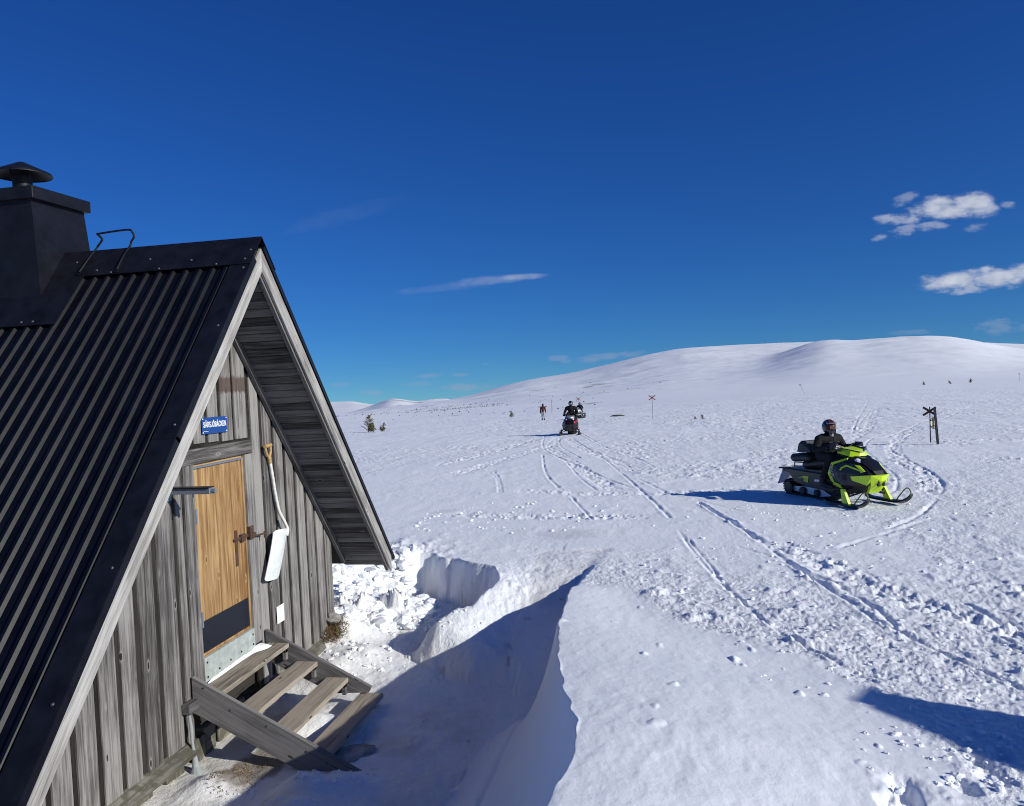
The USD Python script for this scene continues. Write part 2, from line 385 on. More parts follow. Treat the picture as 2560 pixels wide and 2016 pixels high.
look('cross_dark', (0.035, 0.008, 0.007), rough=0.6)
look('pole_grey', (0.16, 0.16, 0.165), rough=0.5, metal=0.4)
look('pole_dark', (0.014, 0.016, 0.022), rough=0.7)
look('sign_back', (0.50, 0.46, 0.32), rough=0.5, var=0.12)
look('needle', (0.135, 0.125, 0.050), rough=0.8, var=0.4, scale=6)
look('bark', (0.10, 0.075, 0.055), rough=0.9)
look('twig', (0.12, 0.09, 0.07), rough=0.9, var=0.3)
look('rock_dark', (0.05, 0.045, 0.042), rough=0.9, var=0.4, scale=5)
look('far_shrub', (0.10, 0.10, 0.11), rough=0.95)
look('shed_wood', (0.13, 0.115, 0.10), rough=0.85, var=0.3, scale=10)


def snow_look(name, near=True):
    N = {'g': ('geometry', {}), 'at': ('attribute', {'attribute': 'dirt'}), 'ch': ('attribute', {'attribute': 'chop'}), 'br': ('attribute', {'attribute': 'bare'}),
         'n': ('noise_texture', {'scale': 0.55, 'detail': 5.0}), 'r': ('rgb_ramp', {'ramp': [(0.3, (0.80, 0.825, 0.865)), (0.7, (0.865, 0.88, 0.905))]}),
         'nd': ('noise_texture', {'scale': 2.6, 'detail': 7.0, 'roughness': 0.62}), 'rd': ('rgb_ramp', {'ramp': [(0.28, (0.60, 0.565, 0.52)), (0.48, (0.785, 0.765, 0.74)), (0.70, (0.87, 0.87, 0.865))]}),
         'xd': ('mix_color', {}), 'xb': ('mix_color', {'b': (0.19, 0.155, 0.125)}),
         'p': ('principled_bsdf', {'roughness': 0.62, 'specular_ior_level': 0.22})}
    L = [('g.position', 'n.vector'), ('g.position', 'nd.vector'), ('n.fac', 'r.fac'), ('nd.fac', 'rd.fac'), ('at.fac', 'xd.fac'), ('r.color', 'xd.a'), ('rd.color', 'xd.b'),
         ('br.fac', 'xb.fac'), ('xd.result', 'xb.a'), ('xb.result', 'p.base_color')]
    if near:
        N['m1'] = ('mapping', {'scale': (1, 1, 1)})
        N['n1'] = ('noise_texture', {'scale': 16.0, 'detail': 6.0, 'roughness': 0.62}); N['n2'] = ('noise_texture', {'scale': 110.0, 'detail': 3.0})
        N['s1'] = ('math', {'math_type': 'multiply_add', 'value2': 0.22}); N['cs'] = ('math', {'math_type': 'multiply_add', 'value2': 0.62, 'value3': 0.10})
        N['b'] = ('bump', {'distance': 0.035})
        L += [('g.position', 'm1.vector'), ('m1.vector', 'n1.vector'), ('m1.vector', 'n2.vector'), ('n2.fac', 's1.value1'), ('n1.fac', 's1.value3'),
              ('s1.value', 'b.height'), ('ch.fac', 'cs.value1'), ('cs.value', 'b.strength'), ('b.normal', 'p.normal')]
    LOOK[name] = usdkit.material(stage, '/World/Looks/' + name, N, L, surface='p.BSDF')


snow_look('snow'); snow_look('far_snow', near=False)
look('snow_clod', (0.84, 0.855, 0.88), rough=0.65, spec=0.2, bump=0.4, bscale=25)
look('forest_haze_blue', (0.13, 0.155, 0.20), rough=0.95, var=0.25, scale=0.004)  # blue of the distant air is painted into this base colour

# ---------------------------------------------------------------- TERRAIN
F0 = np.array([0.9821159, 0.18827734]); R0 = np.array([0.18827734, -0.9821159])
SIL_A = np.array([(-1.2, -0.036), (-0.2465, -0.0343), (-0.1889, -0.0325), (-0.1397, -0.0276), (-0.0899, -0.024), (-0.0497, -0.0184), (0.0012, -0.0052), (0.0366, 0.0002), (0.0717, 0.0031), (0.1368, 0.0155), (0.1861, 0.0255), (0.2199, 0.0286), (0.2812, 0.0287), (0.3313, 0.0282), (0.3927, 0.0265), (0.4752, 0.0223), (0.5727, 0.0119), (1.2, -0.02)])
SIL_B = np.array([(-1.3, -0.07), (0.0, -0.06), (0.05, -0.030), (0.1109, -0.0127), (0.2091, -0.0052), (0.2567, -0.0015), (0.3034, 0.0064), (0.3377, 0.0189), (0.3668, 0.0276), (0.3842, 0.0293), (0.4097, 0.0268), (0.4471, 0.0272), (0.4832, 0.0262), (0.5141, 0.0233), (0.5438, 0.0145), (0.5725, 0.0068), (0.6003, -0.0002), (0.8, -0.02)])
SIL_M = np.array([(-1.2, -0.04), (-0.2841, -0.037), (-0.2419, -0.0375), (-0.218, -0.0359), (-0.1986, -0.032), (-0.174, -0.0259), (-0.1515, -0.0171), (-0.1368, -0.0188), (-0.1197, -0.0236), (-0.1048, -0.0218), (-0.0799, -0.022), (-0.0651, -0.0262), (-0.0401, -0.0279), (0.01, -0.0322), (0.0599, -0.0395), (1.2, -0.05)])
def soft_line(t, w):
    a = np.linspace(-1.3, 1.3, 2601); e = np.interp(a, t[:, 0], t[:, 1]); k = np.exp(-0.5 * (np.arange(-60, 61) / (w * 1000)) ** 2)
    return np.stack([a, np.convolve(np.pad(e, 60, mode='edge'), k / k.sum(), 'valid')], 1)


SIL_A = soft_line(SIL_A, 0.016); SIL_B = soft_line(SIL_B, 0.013); SIL_M = soft_line(SIL_M, 0.006)
PLAIN = np.array([(-1.2, -0.04), (-0.2843, -0.0394), (-0.2181, -0.0369), (-0.1402, -0.0375), (-0.0504, -0.0345), (0.0376, -0.0325), (0.1753, -0.0269), (0.2559, -0.0253), (0.3475, -0.0227), (0.4334, -0.0229), (0.5719, -0.0235), (1.2, -0.024)])


PLAIN = soft_line(PLAIN, 0.03)


def polar(x, y):
    dx, dy = x - CAM[0], y - CAM[1]
    return np.arctan2(dx * R0[0] + dy * R0[1], dx * F0[0] + dy * F0[1]), np.hypot(dx, dy)


def plain(x, y):
    """The open snowfield: it falls gently away from the hut, less so to the right."""
    a, d = polar(x, y)
    k = ss(-0.1, 0.45, a)
    dd = [0, 4, 6, 8.3, 9.3, 12, 16, 26, 44, 70, 87, 150, 300, 600]
    e = np.interp(a, PLAIN[:, 0], PLAIN[:, 1])
    left = np.interp(d, dd, [1.60, 1.88, 2.19, 2.42, 2.50, 2.60, 2.69, 2.82, 3.26, 4.10, 4.80, 6.9, 11.8, 22.0])
    right = np.interp(d, dd, [1.60, 1.88, 2.19, 2.42, 2.50, 2.60, 2.69, 2.82, 3.20, 3.85, 4.25, 5.5, 8.6, 14.0])
    D = left + (right - left) * k
    D = D + (-e * 600 - D) * ss(150, 600, d)
    return CAM[2] - D


def seg_dist(px, py, poly, closed=True, weights=None):
    """Distance to a polyline and, if closed, whether inside; also which segment is nearest."""
    P = np.asarray(poly, float); Q = np.roll(P, -1, 0) if closed else P[1:]
    if not closed: P = P[:-1]
    wsum = np.zeros(px.shape); wtot = np.zeros(px.shape)
    best = np.full(px.shape, 1e9); idx = np.zeros(px.shape, int); ins = np.zeros(px.shape, bool)
    for i, ((ax, ay), (bx, by)) in enumerate(zip(P, Q)):
        ex, ey = bx - ax, by - ay
        t = np.clip(((px - ax) * ex + (py - ay) * ey) / (ex * ex + ey * ey + 1e-12), 0, 1)
        d = np.hypot(px - ax - t * ex, py - ay - t * ey)
        if weights is not None:
            k = 1 / (d + 0.02) ** 4; wsum += k * weights[i]; wtot += k
        m = d < best; best = np.where(m, d, best); idx = np.where(m, i, idx)
        if closed:
            c = (ay > py) != (by > py)
            with np.errstate(divide='ignore', invalid='ignore'):
                ins ^= c & (px < ax + (py - ay) / (by - ay + 1e-30) * ex)
    return best, ins, (idx if weights is None else wsum / wtot)


CX = [-12, -4.04, -3.52, -2.93, -2.25, -1.24, 0.11, 0.7, 1.4, 2.13, 2.75]
CY = [-4.0, -3.80, -3.82, -3.80, -3.64, -3.46, -3.29, -3.22, -3.18, -3.14, -3.10]
CZ = [1.0, 0.87, 0.79, 0.71, 0.60, 0.44, 0.26, 0.18, 0.10, 0.02, -0.08]
YF = [-2.4, -2.4, -2.4, -2.4, -2.4, -2.4, -2.55, -2.82, -3.03, -3.0, -2.98]
MAIN = [(-12, 6), (-12, -2.4), (-1.24, -2.4), (0.11, -2.55), (0.7, -2.82), (1.3, -3.0), (1.5, -2.2), (1.62, -1.72), (1.98, -1.16), (2.65, -1.62), (3.25, -1.86), (3.58, -1.76),
        (3.98, -1.20), (4.36, -0.60), (3.95, -0.10), (3.0, 0.15), (2.80, 0.9), (2.75, 6)]
MAIN_W = [1, .8, .8, .8, .8, .8, .50, .28, .34, .34, .28, .24, .24, .34, 1.0, 1.6, 1.8, 1]
RAMP = [(0.9, -2.88), (0.9, -2.15), (1.6, -2.40), (2.3, -2.55), (3.2, -2.6), (4.9, -2.4), (4.9, -3.3), (2.75, -3.0), (1.4, -3.03)]


def nz(x, y, s, seed=0, o=4, ax=1.0, ay=1.0):
    return meshkit.fbm(np.stack([x * s * ax, y * s * ay, np.full_like(x, 3.7 * seed + 0.5)], -1), o, seed) - 0.5


def shape(x, y):
    """Ground height without the fine relief."""
    x = np.asarray(x, float); y = np.asarray(y, float)
    z = plain(x, y)
    near = (x > -12) & (x < 7) & (y > -9) & (y < 6)
    if not near.any(): return z
    xs, ys = x[near], y[near]; t = z[near].copy(); base = t.copy()
    wob = 0.10 * nz(xs, ys, 1.1, 5, 3) + 0.05 * nz(xs, ys, 3.1, 6, 3)
    yc = np.interp(xs, CX, CY) + 0.55 * wob + 0.035 * nz(xs, ys, 5.5, 8, 3); zc = np.interp(xs, CX, CZ); yf = np.interp(xs, CX, YF)
    wd = np.interp(xs, [-12, -3.2, -2.6, -1.4, -0.55, 0.5, 1.3, 2.2, 2.75], [1.6, 1.66, 1.77, 1.97, 1.85, 1.07, 0.8, 0.6, 0.5])
    fade = ss(2.85, 2.35, xs)
    u = np.clip((yc - ys) / wd, 0, 1)
    drift = (zc - base) * (1 - u * u * (3 - 2 * u)) * ss(1.2, 0.15, ys - yc) * fade
    t = t + np.maximum(drift, np.where(drift < 0, drift, 0))
    t -= 0.36 * ss(3.4, 1.7, xs) * ss(-2.75, -2.45, ys) * ss(-0.9, -1.2, ys)
    t += 0.08 * np.exp(-(((xs - 4.2) / 0.6) ** 2 + ((ys - 0.2) / 0.7) ** 2))
    # trodden pit in front of the hut
    floor = -0.90 + 0.16 * ss(1.0, 2.6, xs) * ss(-1.9, -1.5, ys) + 0.05 * ss(-0.5, -3.0, xs) + 0.20 * ss(1.4, 2.9, xs) * ss(-0.9, 0.2, ys)
    rfl = np.interp(xs, [1.05, 1.5, 2.0, 2.5, 3.0, 3.5, 4.2], [0, .13, .30, .52, .70, .84, .97]); rfl = -0.90 + (base + 0.90) * rfl
    floor = floor + 0.3 * wob
    d, ins, w = seg_dist(xs, ys, MAIN, weights=MAIN_W)
    w = w * (1 + 2.2 * wob)
    d = np.maximum(d + (0.26 * nz(xs, ys, 2.4, 61, 4) + 0.05) * ss(-2.6, -2.2, ys) * ss(0.9, 1.3, xs) * ss(0.5, 0.2, ys), 0)
    u = np.where(ins, 0, np.clip(d / w, 0, 1))
    kk = ss(1.15, 1.5, xs) * (ys < -2.6); g = np.clip(u, 0, 1) ** 1.3; g = (g + (u * u * (3 - 2 * u) - g) * ss(0.4, 0.9, w)) * (1 - kk) + kk
    side = (ys < yf + 0.25) & (xs < 2.75)
    us = np.clip((yf - ys) / np.maximum(yf - yc, 0.05), 0, 1)
    gs = 0.30 * us + 0.70 * us ** 3.2
    zm = floor + (t - floor) * np.where((ys < -2.3) & (xs < 1.25), gs, np.where((ys < -2.6) & (xs < 2.6), np.maximum(gs, g), g))
    dr, inr, _ = seg_dist(xs, ys, RAMP)
    ur = np.where(inr, 0, np.clip(dr / np.where(ys > -2.7, 0.9, 0.2), 0, 1))
    kx = ss(2.9, 2.2, xs) * ss(-2.45, -2.85, ys); gr = gs * kx + ur * ur * (3 - 2 * ur) * (1 - kx)
    zr = rfl + (t - rfl) * gr
    out = np.minimum(-0.035 * np.logaddexp(-zm / 0.035, -zr / 0.035) + 0.02, t)
    # shovelled heaps beside the steps
    for bx, by, r, h in ((-0.95, -1.28, 0.30, 0.19), (-0.80, -1.62, 0.24, 0.10), (-1.45, -1.45, 0.40, 0.20), (-1.75, -0.95, 0.45, 0.16), (-2.3, -1.5, 0.6, 0.18),
                         (-0.9, -0.45, 0.25, 0.12), (0.2, -0.55, 0.35, 0.16), (0.3, -0.95, 0.3, 0.10), (1.55, -0.42, 0.32, 0.12), (1.95, -0.62, 0.3, 0.10), (2.5, -0.25, 0.3, 0.12), (1.1, -1.5, 0.5, 0.05)):
        rr = np.hypot(xs - bx, ys - by) / r
        out = out + h * np.exp(-rr * rr * 1.6) * (1 + 4 * wob)
    z = z.copy(); z[near] = out
    return z


def gz(x, y):
    return float(shape(np.array([float(x)]), np.array([float(y)]))[0])

# END TERRAIN

# ---------------------------------------------------------------- ground, hills
def fine(x, y):
    """Ground with its relief, and the dirt, chop and bare attributes."""
    a, d = polar(x, y)
    z = shape(x, y)
    near = d < 320
    xs, ys, ds = x[near], y[near], d[near]
    base = z[near]
    pl = plain(xs, ys)
    dm, ins, _ = seg_dist(xs, ys, MAIN)
    dr, inr, _ = seg_dist(xs, ys, RAMP)
    pit = np.maximum(np.where(ins, 1.0, ss(0.25, 0.0, dm)), np.where(inr, 1.0, ss(0.2, 0.0, dr))) * (ds < 14)
    yc = np.interp(xs, CX, CY); wd = np.interp(xs, [-12, -3.2, -2.6, -1.4, -0.55, 0.5, 1.3, 2.2, 2.75], [1.6, 1.66, 1.77, 1.97, 1.85, 1.07, 0.8, 0.6, 0.5])
    edge = yc - wd * 0.97 + 0.16 * nz(xs, ys, 1.3, 11, 4)
    smooth = ss(0.30, 0.0, edge - ys) * ss(yc + 0.75, yc + 0.55, ys) * ss(2.9, 2.3, xs) * ss(-14, -10, xs)
    wallside = ss(yc - 0.02, yc + 0.02, ys) * ss(-2.45, -2.6, ys) * ss(2.6, 2.2, xs) * (xs > -12)
    # broad lapped patches, untouched between the tracks
    patch = ss(0.02, 0.10, nz(xs, ys, 0.11, 21, 3, 1.0, 1.6) + 0.06 * ss(14, 26, ds) - 0.02)
    chop = np.clip(1 - smooth - wallside - 0.75 * pit, 0, 1) * (1 - 0.75 * patch * ss(7, 12, ds))
    lod = 1 / (1 + (ds / 60.0) ** 2)
    h = np.zeros_like(base)
    # trampled and churned crust: clods sharpened upwards, small dents
    n1 = nz(xs, ys, 2.2, 1, 5); n2 = nz(xs, ys, 7.0, 2, 4); n3 = nz(xs, ys, 19.0, 3, 3)
    rid = np.abs(nz(xs, ys, 4.5, 4, 4)) * 2
    clod = np.clip(n2 - 0.03, 0, 1) ** 1.3 * 4
    n4 = nz(xs, ys, 42.0, 8, 2)
    amp = 0.55 + 0.9 * ss(-0.12, 0.16, nz(xs, ys, 0.35, 22, 3))
    h += chop * amp * (0.032 * n1 + (0.024 + 0.026 * ss(9, 24, ds)) * n2 + 0.025 * n3 * ss(34, 8, ds) + 0.014 * n4 * ss(14, 5, ds) - 0.014 * rid + 0.034 * clod * ss(-0.02, 0.16, n1))
    # wind streaks lying across the view
    st = nz(xs, ys, 1.4, 7, 4, 0.45, 1.5)
    h += (0.022 + 0.060 * ss(14, 60, ds)) * st * np.clip(1 - smooth - wallside - pit, 0, 1)
    st2 = nz(xs, ys, 0.22, 9, 4, 0.5, 1.3)
    h += 0.22 * st2 * ss(16, 70, ds)
    # heaps of broken snow at the far side of the hut corner
    lump = np.maximum(np.exp(-(((xs - 4.0) / 1.1) ** 2 + ((ys - 0.30) / 0.9) ** 2)), 0.75 * np.exp(-(((xs - 3.5) / 0.6) ** 2 + ((ys + 0.45) / 0.45) ** 2)))
    h += lump * (0.34 * n1 + 0.42 * n2 + 0.20 * n3 + 0.30 * clod - 0.10 * rid)
    # cut faces: blocky, a bit of spade work
    calm = ss(0.45, 0.12, np.minimum(dm, np.where(inr, 9, 9))) * (~ins) * (ds < 14)
    face = 0.5 * ss(0.30, 0.05, dm) * (~ins) * (ds < 14) * (1 - wallside) * (ys > -2.5)
    h = h * (1 - 0.7 * calm)
    h += face * (0.16 * n1 + 0.16 * n2 + 0.05 * n3)
    # the drift: wind ripples and small barbs
    bar = np.clip(nz(xs, ys, 6.5, 13, 2, 0.8, 1.4) - 0.24, 0, 1)
    h += smooth * (0.02 * nz(xs, ys, 0.9, 14, 3) + 0.16 * bar * ss(0.35, 0.1, np.abs(nz(xs, ys, 0.8, 16, 2))) + 0.007 * nz(xs, ys, 9, 15, 4, 0.6, 1.4))
    lowl = ss(-1.0, -2.6, xs) * ss(-4.9, -4.3, ys)
    h += smooth * lowl * (0.024 * nz(xs, ys, 3.2, 17, 4, 0.7, 1.5))
    # wall of the drift: soft hollows
    h += wallside * (0.045 * nz(xs, ys, 1.8, 18, 3))
    # floor of the pit: iced foot marks
    h += pit * (0.045 * n1 + 0.022 * n2 + 0.010 * n3)
    # tracks: runner grooves with a raised lip
    for k, (w, dep, P) in enumerate(TRACKS):
        P = np.array(P)
        if len(P) > 2: P = curve(P, 6 * len(P))[:, :2]
        m = (xs > P[:, 0].min() - 1) & (xs < P[:, 0].max() + 1) & (ys > P[:, 1].min() - 1) & (ys < P[:, 1].max() + 1)
        if not m.any(): continue
        dd, _, _ = seg_dist(xs[m], ys[m], P, closed=False)
        ww = w * (0.65 + 0.35 * ss(5, 20, ds[m])) * (1 + 0.004 * ds[m]); dep2 = dep * (1 + 0.015 * ds[m]) * (0.75 + 0.9 * np.clip(n1[m] + 0.3, 0, 1))
        brk = np.clip(0.75 + 2.2 * n1[m], 0.1, 1.3); dep2 *= (0.40 - 0.12 * ss(9, 24, ds[m])) * brk; ww = ww * (0.56 - 0.20 * ss(9, 26, ds[m]))
        h[m] += -dep2 * np.exp(-(dd / (0.45 * ww)) ** 2) + 0.40 * abs(dep2) * np.exp(-((dd - 1.05 * ww) / (0.5 * ww)) ** 2) * (0.6 + 2.0 * n2[m])
    # drive-belt lanes: corrugated bands
    for (w, P) in LANES:
        P = np.array(P); P = curve(P, 5 * len(P))[:, :2] if len(P) > 2 else P
        m = (xs > P[:, 0].min() - 1) & (xs < P[:, 0].max() + 1) & (ys > P[:, 1].min() - 1) & (ys < P[:, 1].max() + 1)
        if not m.any(): continue
        dd, _, _ = seg_dist(xs[m], ys[m], P, closed=False)
        h[m] += ss(w * 0.62, w * 0.42, dd) * (-0.012 + 0.085 * n2[m] + 0.05 * n3[m])
    # boot holes
    for bx, by, r, dp in HOLES:
        q = np.hypot((xs - bx) * 0.75, (ys - by) * 1.3) / (r * (1 + 2.2 * n2 + 1.2 * n3))
        h += -0.8 * dp * np.exp(-(q * 1.1) ** 4) + 0.30 * dp * np.exp(-((q - 1.5) / 0.5) ** 2) * np.clip(n2 + 0.4 * n3, 0, 1)
    z = z.copy(); z[near] = base + h
    dirt = np.zeros_like(z); ch = np.zeros_like(z); bare = np.zeros_like(z)
    trod = pit * (1 - wallside)
    dirt[near] = np.clip(trod * (0.55 + 0.9 * nz(xs, ys, 1.3, 31, 4)) + 0.55 * trod * ss(0.9, 0.2, -ys) * ss(2.4, 1.6, xs) + 0.35 * face, 0, 1)
    ch[near] = np.clip(chop + 0.35 * pit + 0.12, 0, 1)
    ch[~near] = 0.6
    # earth showing under the steps
    e = np.exp(-(((xs + 0.55) / 0.55) ** 2 + ((ys + 0.62) / 0.26) ** 2)) * 1.3 * (0.4 + 1.6 * np.clip(nz(xs, ys, 5, 33, 4) + 0.35, 0, 1))
    b2 = np.zeros_like(xs)
    for bx, by, r in SPOTS: b2 = np.maximum(b2, ss(1.25, 0.7, np.hypot(xs - bx, ys - by) / r + 1.4 * nz(xs, ys, 7, 34, 3)))
    bare[near] = np.clip(ss(0.42, 0.75, e) * 0.85 + 0.16 * b2 + 0.5 * ss(0.27, 0.33, nz(xs, ys, 6.5, 35, 4)) * trod, 0, 1)
    # thin heath showing through far off
    fb = meshkit.fbm(np.stack([x * 0.05, y * 0.05, np.full_like(x, 2.2)], -1), 5, 41) + 0.25 * (meshkit.fbm(np.stack([x * 0.006, y * 0.006, np.full_like(x, 1.1)], -1), 2, 43) - 0.5)
    bare = np.maximum(bare, ss(0.715, 0.76, fb) * ss(75, 130, d) * ss(0.30, 0.0, a) * 0.8)
    return z, dirt, ch, bare


TRACKS = [
    (0.16, 0.05, [(32.77, -15.99), (26.21, -13.34), (22.51, -11.9), (20.38, -11.38), (17.7, -11.0), (14.24, -10.65), (12.41, -10.29), (11.29, -9.99), (10.29, -9.62), (8.51, -8.84), (7.48, -8.32), (6.58, -7.69)]),
    (0.16, 0.05, [(29.07, -13.46), (25.71, -11.99), (22.77, -11.12), (20.61, -10.65), (16.44, -10.05), (13.84, -9.71), (12.54, -9.43), (11.27, -9.06), (10.51, -8.74)]),
    (0.16, 0.05, [(71.35, -23.01), (49.2, -17.32), (37.55, -14.25), (32.11, -12.97), (27.06, -11.35)]),
    (0.1, 0.05, [(5.61, -4.58), (4.11, -4.75), (2.44, -4.92), (1.41, -5.06), (0.58, -5.16), (-0.09, -5.3), (-0.63, -5.47), (-1.2, -5.62)]),
    (0.14, 0.07, [(5.59, -5.63), (3.99, -5.79), (3.13, -5.91), (1.94, -6.1), (1.19, -6.12), (0.59, -6.21), (-0.21, -6.34), (-0.65, -6.44), (-1.14, -6.56)]),
    (0.14, 0.06, [(5.03, -5.27), (4.11, -5.74), (3.33, -5.9), (2.75, -6.14), (1.53, -6.28), (0.73, -6.25)]),
    (0.12, 0.05, [(1.92, -7.22), (1.21, -7.24), (0.66, -7.28)]),
    (0.12, 0.05, [(0.43, -6.94), (0.05, -7.03)]),
    (0.12, 0.05, [(11.07, -2.1), (9.14, -2.55), (7.71, -2.9)]),
    (0.14, 0.06, [(9.64, -4.9), (7.96, -5.22), (6.76, -5.44), (5.44, -5.61)]),
    (0.14, 0.05, [(31.51, 0.1), (21.75, -1.85), (17.43, -2.66), (12.47, -3.54), (9.73, -4.01), (7.81, -4.3)]),
    (0.16, 0.06, [(38.32, 2.52), (29.44, 1.33), (24.48, 0.42), (19.73, -0.96), (14.12, -2.72), (12.15, -3.47)]),
    (0.16, 0.06, [(22.57, 0.28), (17.39, -0.56), (14.42, -1.15), (11.9, -1.82)]),
    (0.14, 0.05, [(33.64, 1.1), (27.01, 0.16), (20.32, -1.4)]),
    (0.14, 0.05, [(35.65, 0.27), (26.78, -1.52), (20.49, -3.15), (16.6, -3.94)]),
    (0.14, 0.05, [(37.67, 0.38), (25.49, -1.92), (21.29, -3.12)]),
    (0.14, 0.05, [(19.01, -1.05), (14.25, -2.02), (11.95, -2.61)]),
    (0.14, 0.05, [(16.43, 0.81), (14.7, 0.31), (11.96, -0.33)]),
    (0.14, 0.05, [(16.2, 0.93), (14.95, 0.44), (11.96, -0.26)]),
    (0.12, 0.05, [(6.45, -4.44), (4.05, -4.69), (2.44, -4.91), (0.91, -5.1)]),
    (0.18, -0.05, [(33.28, 1.81), (26.4, 2.38), (22.36, 3.01), (18.17, 3.54)]),
    (0.18, -0.05, [(28.04, 1.03), (22.21, 1.55), (18.94, 1.91), (16.51, 2.27), (14.37, 2.91)]),
    (0.18, -0.05, [(52.91, 12.3), (42.37, 11.61), (33.85, 12.0)]),
    (0.18, -0.05, [(34.03, 1.73), (28.11, 3.56), (25.61, 5.26), (21.96, 7.28)]),
    (0.2, -0.05, [(22.54, -8.48), (18.47, -6.56), (14.43, -4.95), (12.61, -3.73)]),
    (0.2, 0.06, [(375.18, -155.47), (69.22, -31.01), (44.07, -20.05), (29.12, -13.89), (25.57, -12.01)]),
    (0.2, 0.06, [(93.53, -27.95), (47.41, -16.47), (29.92, -12.26)]),
    (0.15, 0.05, [(7.2, -8.9), (7.54, -8.71), (5.01, -6.65)]),
    (0.15, 0.05, [(8.46, -5.63), (9.81, -4.98), (10.83, -4.4), (13.97, -3.53)]),
    (0.15, 0.05, [(4.52, -5.91), (6.08, -5.56), (7.72, -5.28), (9.37, -4.96)])]
LANES = [(0.42, [(34.5, 1.25), (27.6, 0.65), (20.9, -0.75), (15.5, -2.1), (12.0, -3.0)]), (0.42, [(33.6, 0.6), (26.5, -0.7), (20.5, -2.2), (16.2, -3.4)]),
         (0.5, [(33.6, 2.2), (25.5, 2.7), (19.5, 3.4)]), (0.5, [(27.6, 0.75), (21.0, 1.4), (16.2, 2.0)]),
         (0.45, [(5.2, -5.9), (3.3, -6.35), (1.4, -6.9), (0.2, -7.5)]), (0.45, [(31.5, -15.0), (23.5, -12.3), (18.5, -11.0), (13.3, -10.3), (10.8, -9.6)]),
         (0.45, [(62.0, -21.0), (43.0, -16.2), (33.0, -13.6), (25.0, -11.0)]), (0.5, [(12.0, -0.9), (11.3, -2.6), (11.2, -4.6), (12.0, -6.4)]), (0.6, [(8.6, -0.2), (8.1, -1.9), (8.0, -3.6)])]
HOLES = [(-3.26, -5.25, 0.075, 0.07), (-3.42, -5.22, 0.07, 0.08), (-3.41, -5.13, 0.05, 0.04), (-3.13, -5.52, 0.06, 0.04), (-3.0, -5.69, 0.07, 0.05), (-2.63, -5.86, 0.08, 0.05), (-2.75, -5.72, 0.07, 0.05)]
SPOTS = [(-0.05, -1.75, 0.25), (0.45, -2.0, 0.18), (0.15, -1.3, 0.2), (6.2, -2.6, 0.5), (9.0, 0.3, 0.3), (0.6, -1.9, 0.12)]


def fan(az, rad, fn, attrs=True):
    A, D = np.meshgrid(az, rad, indexing='ij')
    x = CAM[0] + D * (np.cos(A) * F0[0] + np.sin(A) * R0[0]); y = CAM[1] + D * (np.cos(A) * F0[1] + np.sin(A) * R0[1])
    r = fn(x.ravel(), y.ravel())
    n, m = A.shape
    i, j = np.meshgrid(np.arange(n - 1), np.arange(m - 1), indexing='ij'); p = (i * m + j).ravel()
    F = np.stack([p, p + 1, p + m + 1, p + m], 1)
    return x.ravel(), y.ravel(), r, F


def sheet(name, x, y, z, F, mat, prims=None, smooth=True):
    m = UsdGeom.Mesh.Define(stage, unique('/World/' + name))
    v = np.stack([x, y, z], -1).astype(np.float32)
    m.CreatePointsAttr(Vt.Vec3fArray.FromNumpy(v))
    F = F[:, ::-1] if np.cross(v[F[0, 1]] - v[F[0, 0]], v[F[0, 2]] - v[F[0, 0]])[2] < 0 else F
    m.CreateFaceVertexCountsAttr(Vt.IntArray.FromNumpy(np.full(len(F), 4, np.int32)))
    m.CreateFaceVertexIndicesAttr(Vt.IntArray.FromNumpy(F.astype(np.int32).ravel()))
    m.CreateSubdivisionSchemeAttr('none')
    nn = np.zeros((len(v), 3)); c = np.cross(v[F[:, 2]] - v[F[:, 0]], v[F[:, 3]] - v[F[:, 1]])
    for k in range(4): 
        for q in range(3): nn[:, q] += np.bincount(F[:, k], c[:, q], len(v))
    nn /= np.linalg.norm(nn, axis=1, keepdims=True) + 1e-20
    m.CreateNormalsAttr(Vt.Vec3fArray.FromNumpy(nn.astype(np.float32))); m.SetNormalsInterpolation('vertex')
    for k, a in (prims or {}).items():
        UsdGeom.PrimvarsAPI(m).CreatePrimvar(k, Sdf.ValueTypeNames.FloatArray, 'vertex').Set(Vt.FloatArray.FromNumpy(a.astype(np.float32)))
    UsdShade.MaterialBindingAPI.Apply(m.GetPrim()).Bind(LOOK[mat])
    return m.GetPrim()


def geom(a, b, step):
    n = max(2, int(round(math.log(b / a) / step)))
    return np.geomspace(a, b, n + 1)[:-1]


wide = 0.66
az = np.concatenate([np.linspace(-math.pi, -wide, 60)[:-1], np.linspace(-wide, wide, 1120), np.linspace(wide, math.pi, 60)[1:]])
rad = np.concatenate([np.linspace(0.05, 2.4, 16)[:-1], geom(2.4, 12, 0.0046), geom(12, 60, 0.0062), geom(60, 600, 0.013), [600.0]])
gx, gy, (gzv, dirt, chop, bare), GF = fan(az, rad, fine)
g = sheet('ground', gx, gy, gzv, GF, 'snow', {'dirt': dirt, 'chop': chop, 'bare': bare})
tag(g, 'snow covered plain, trodden pit and wind drift', kind='structure')


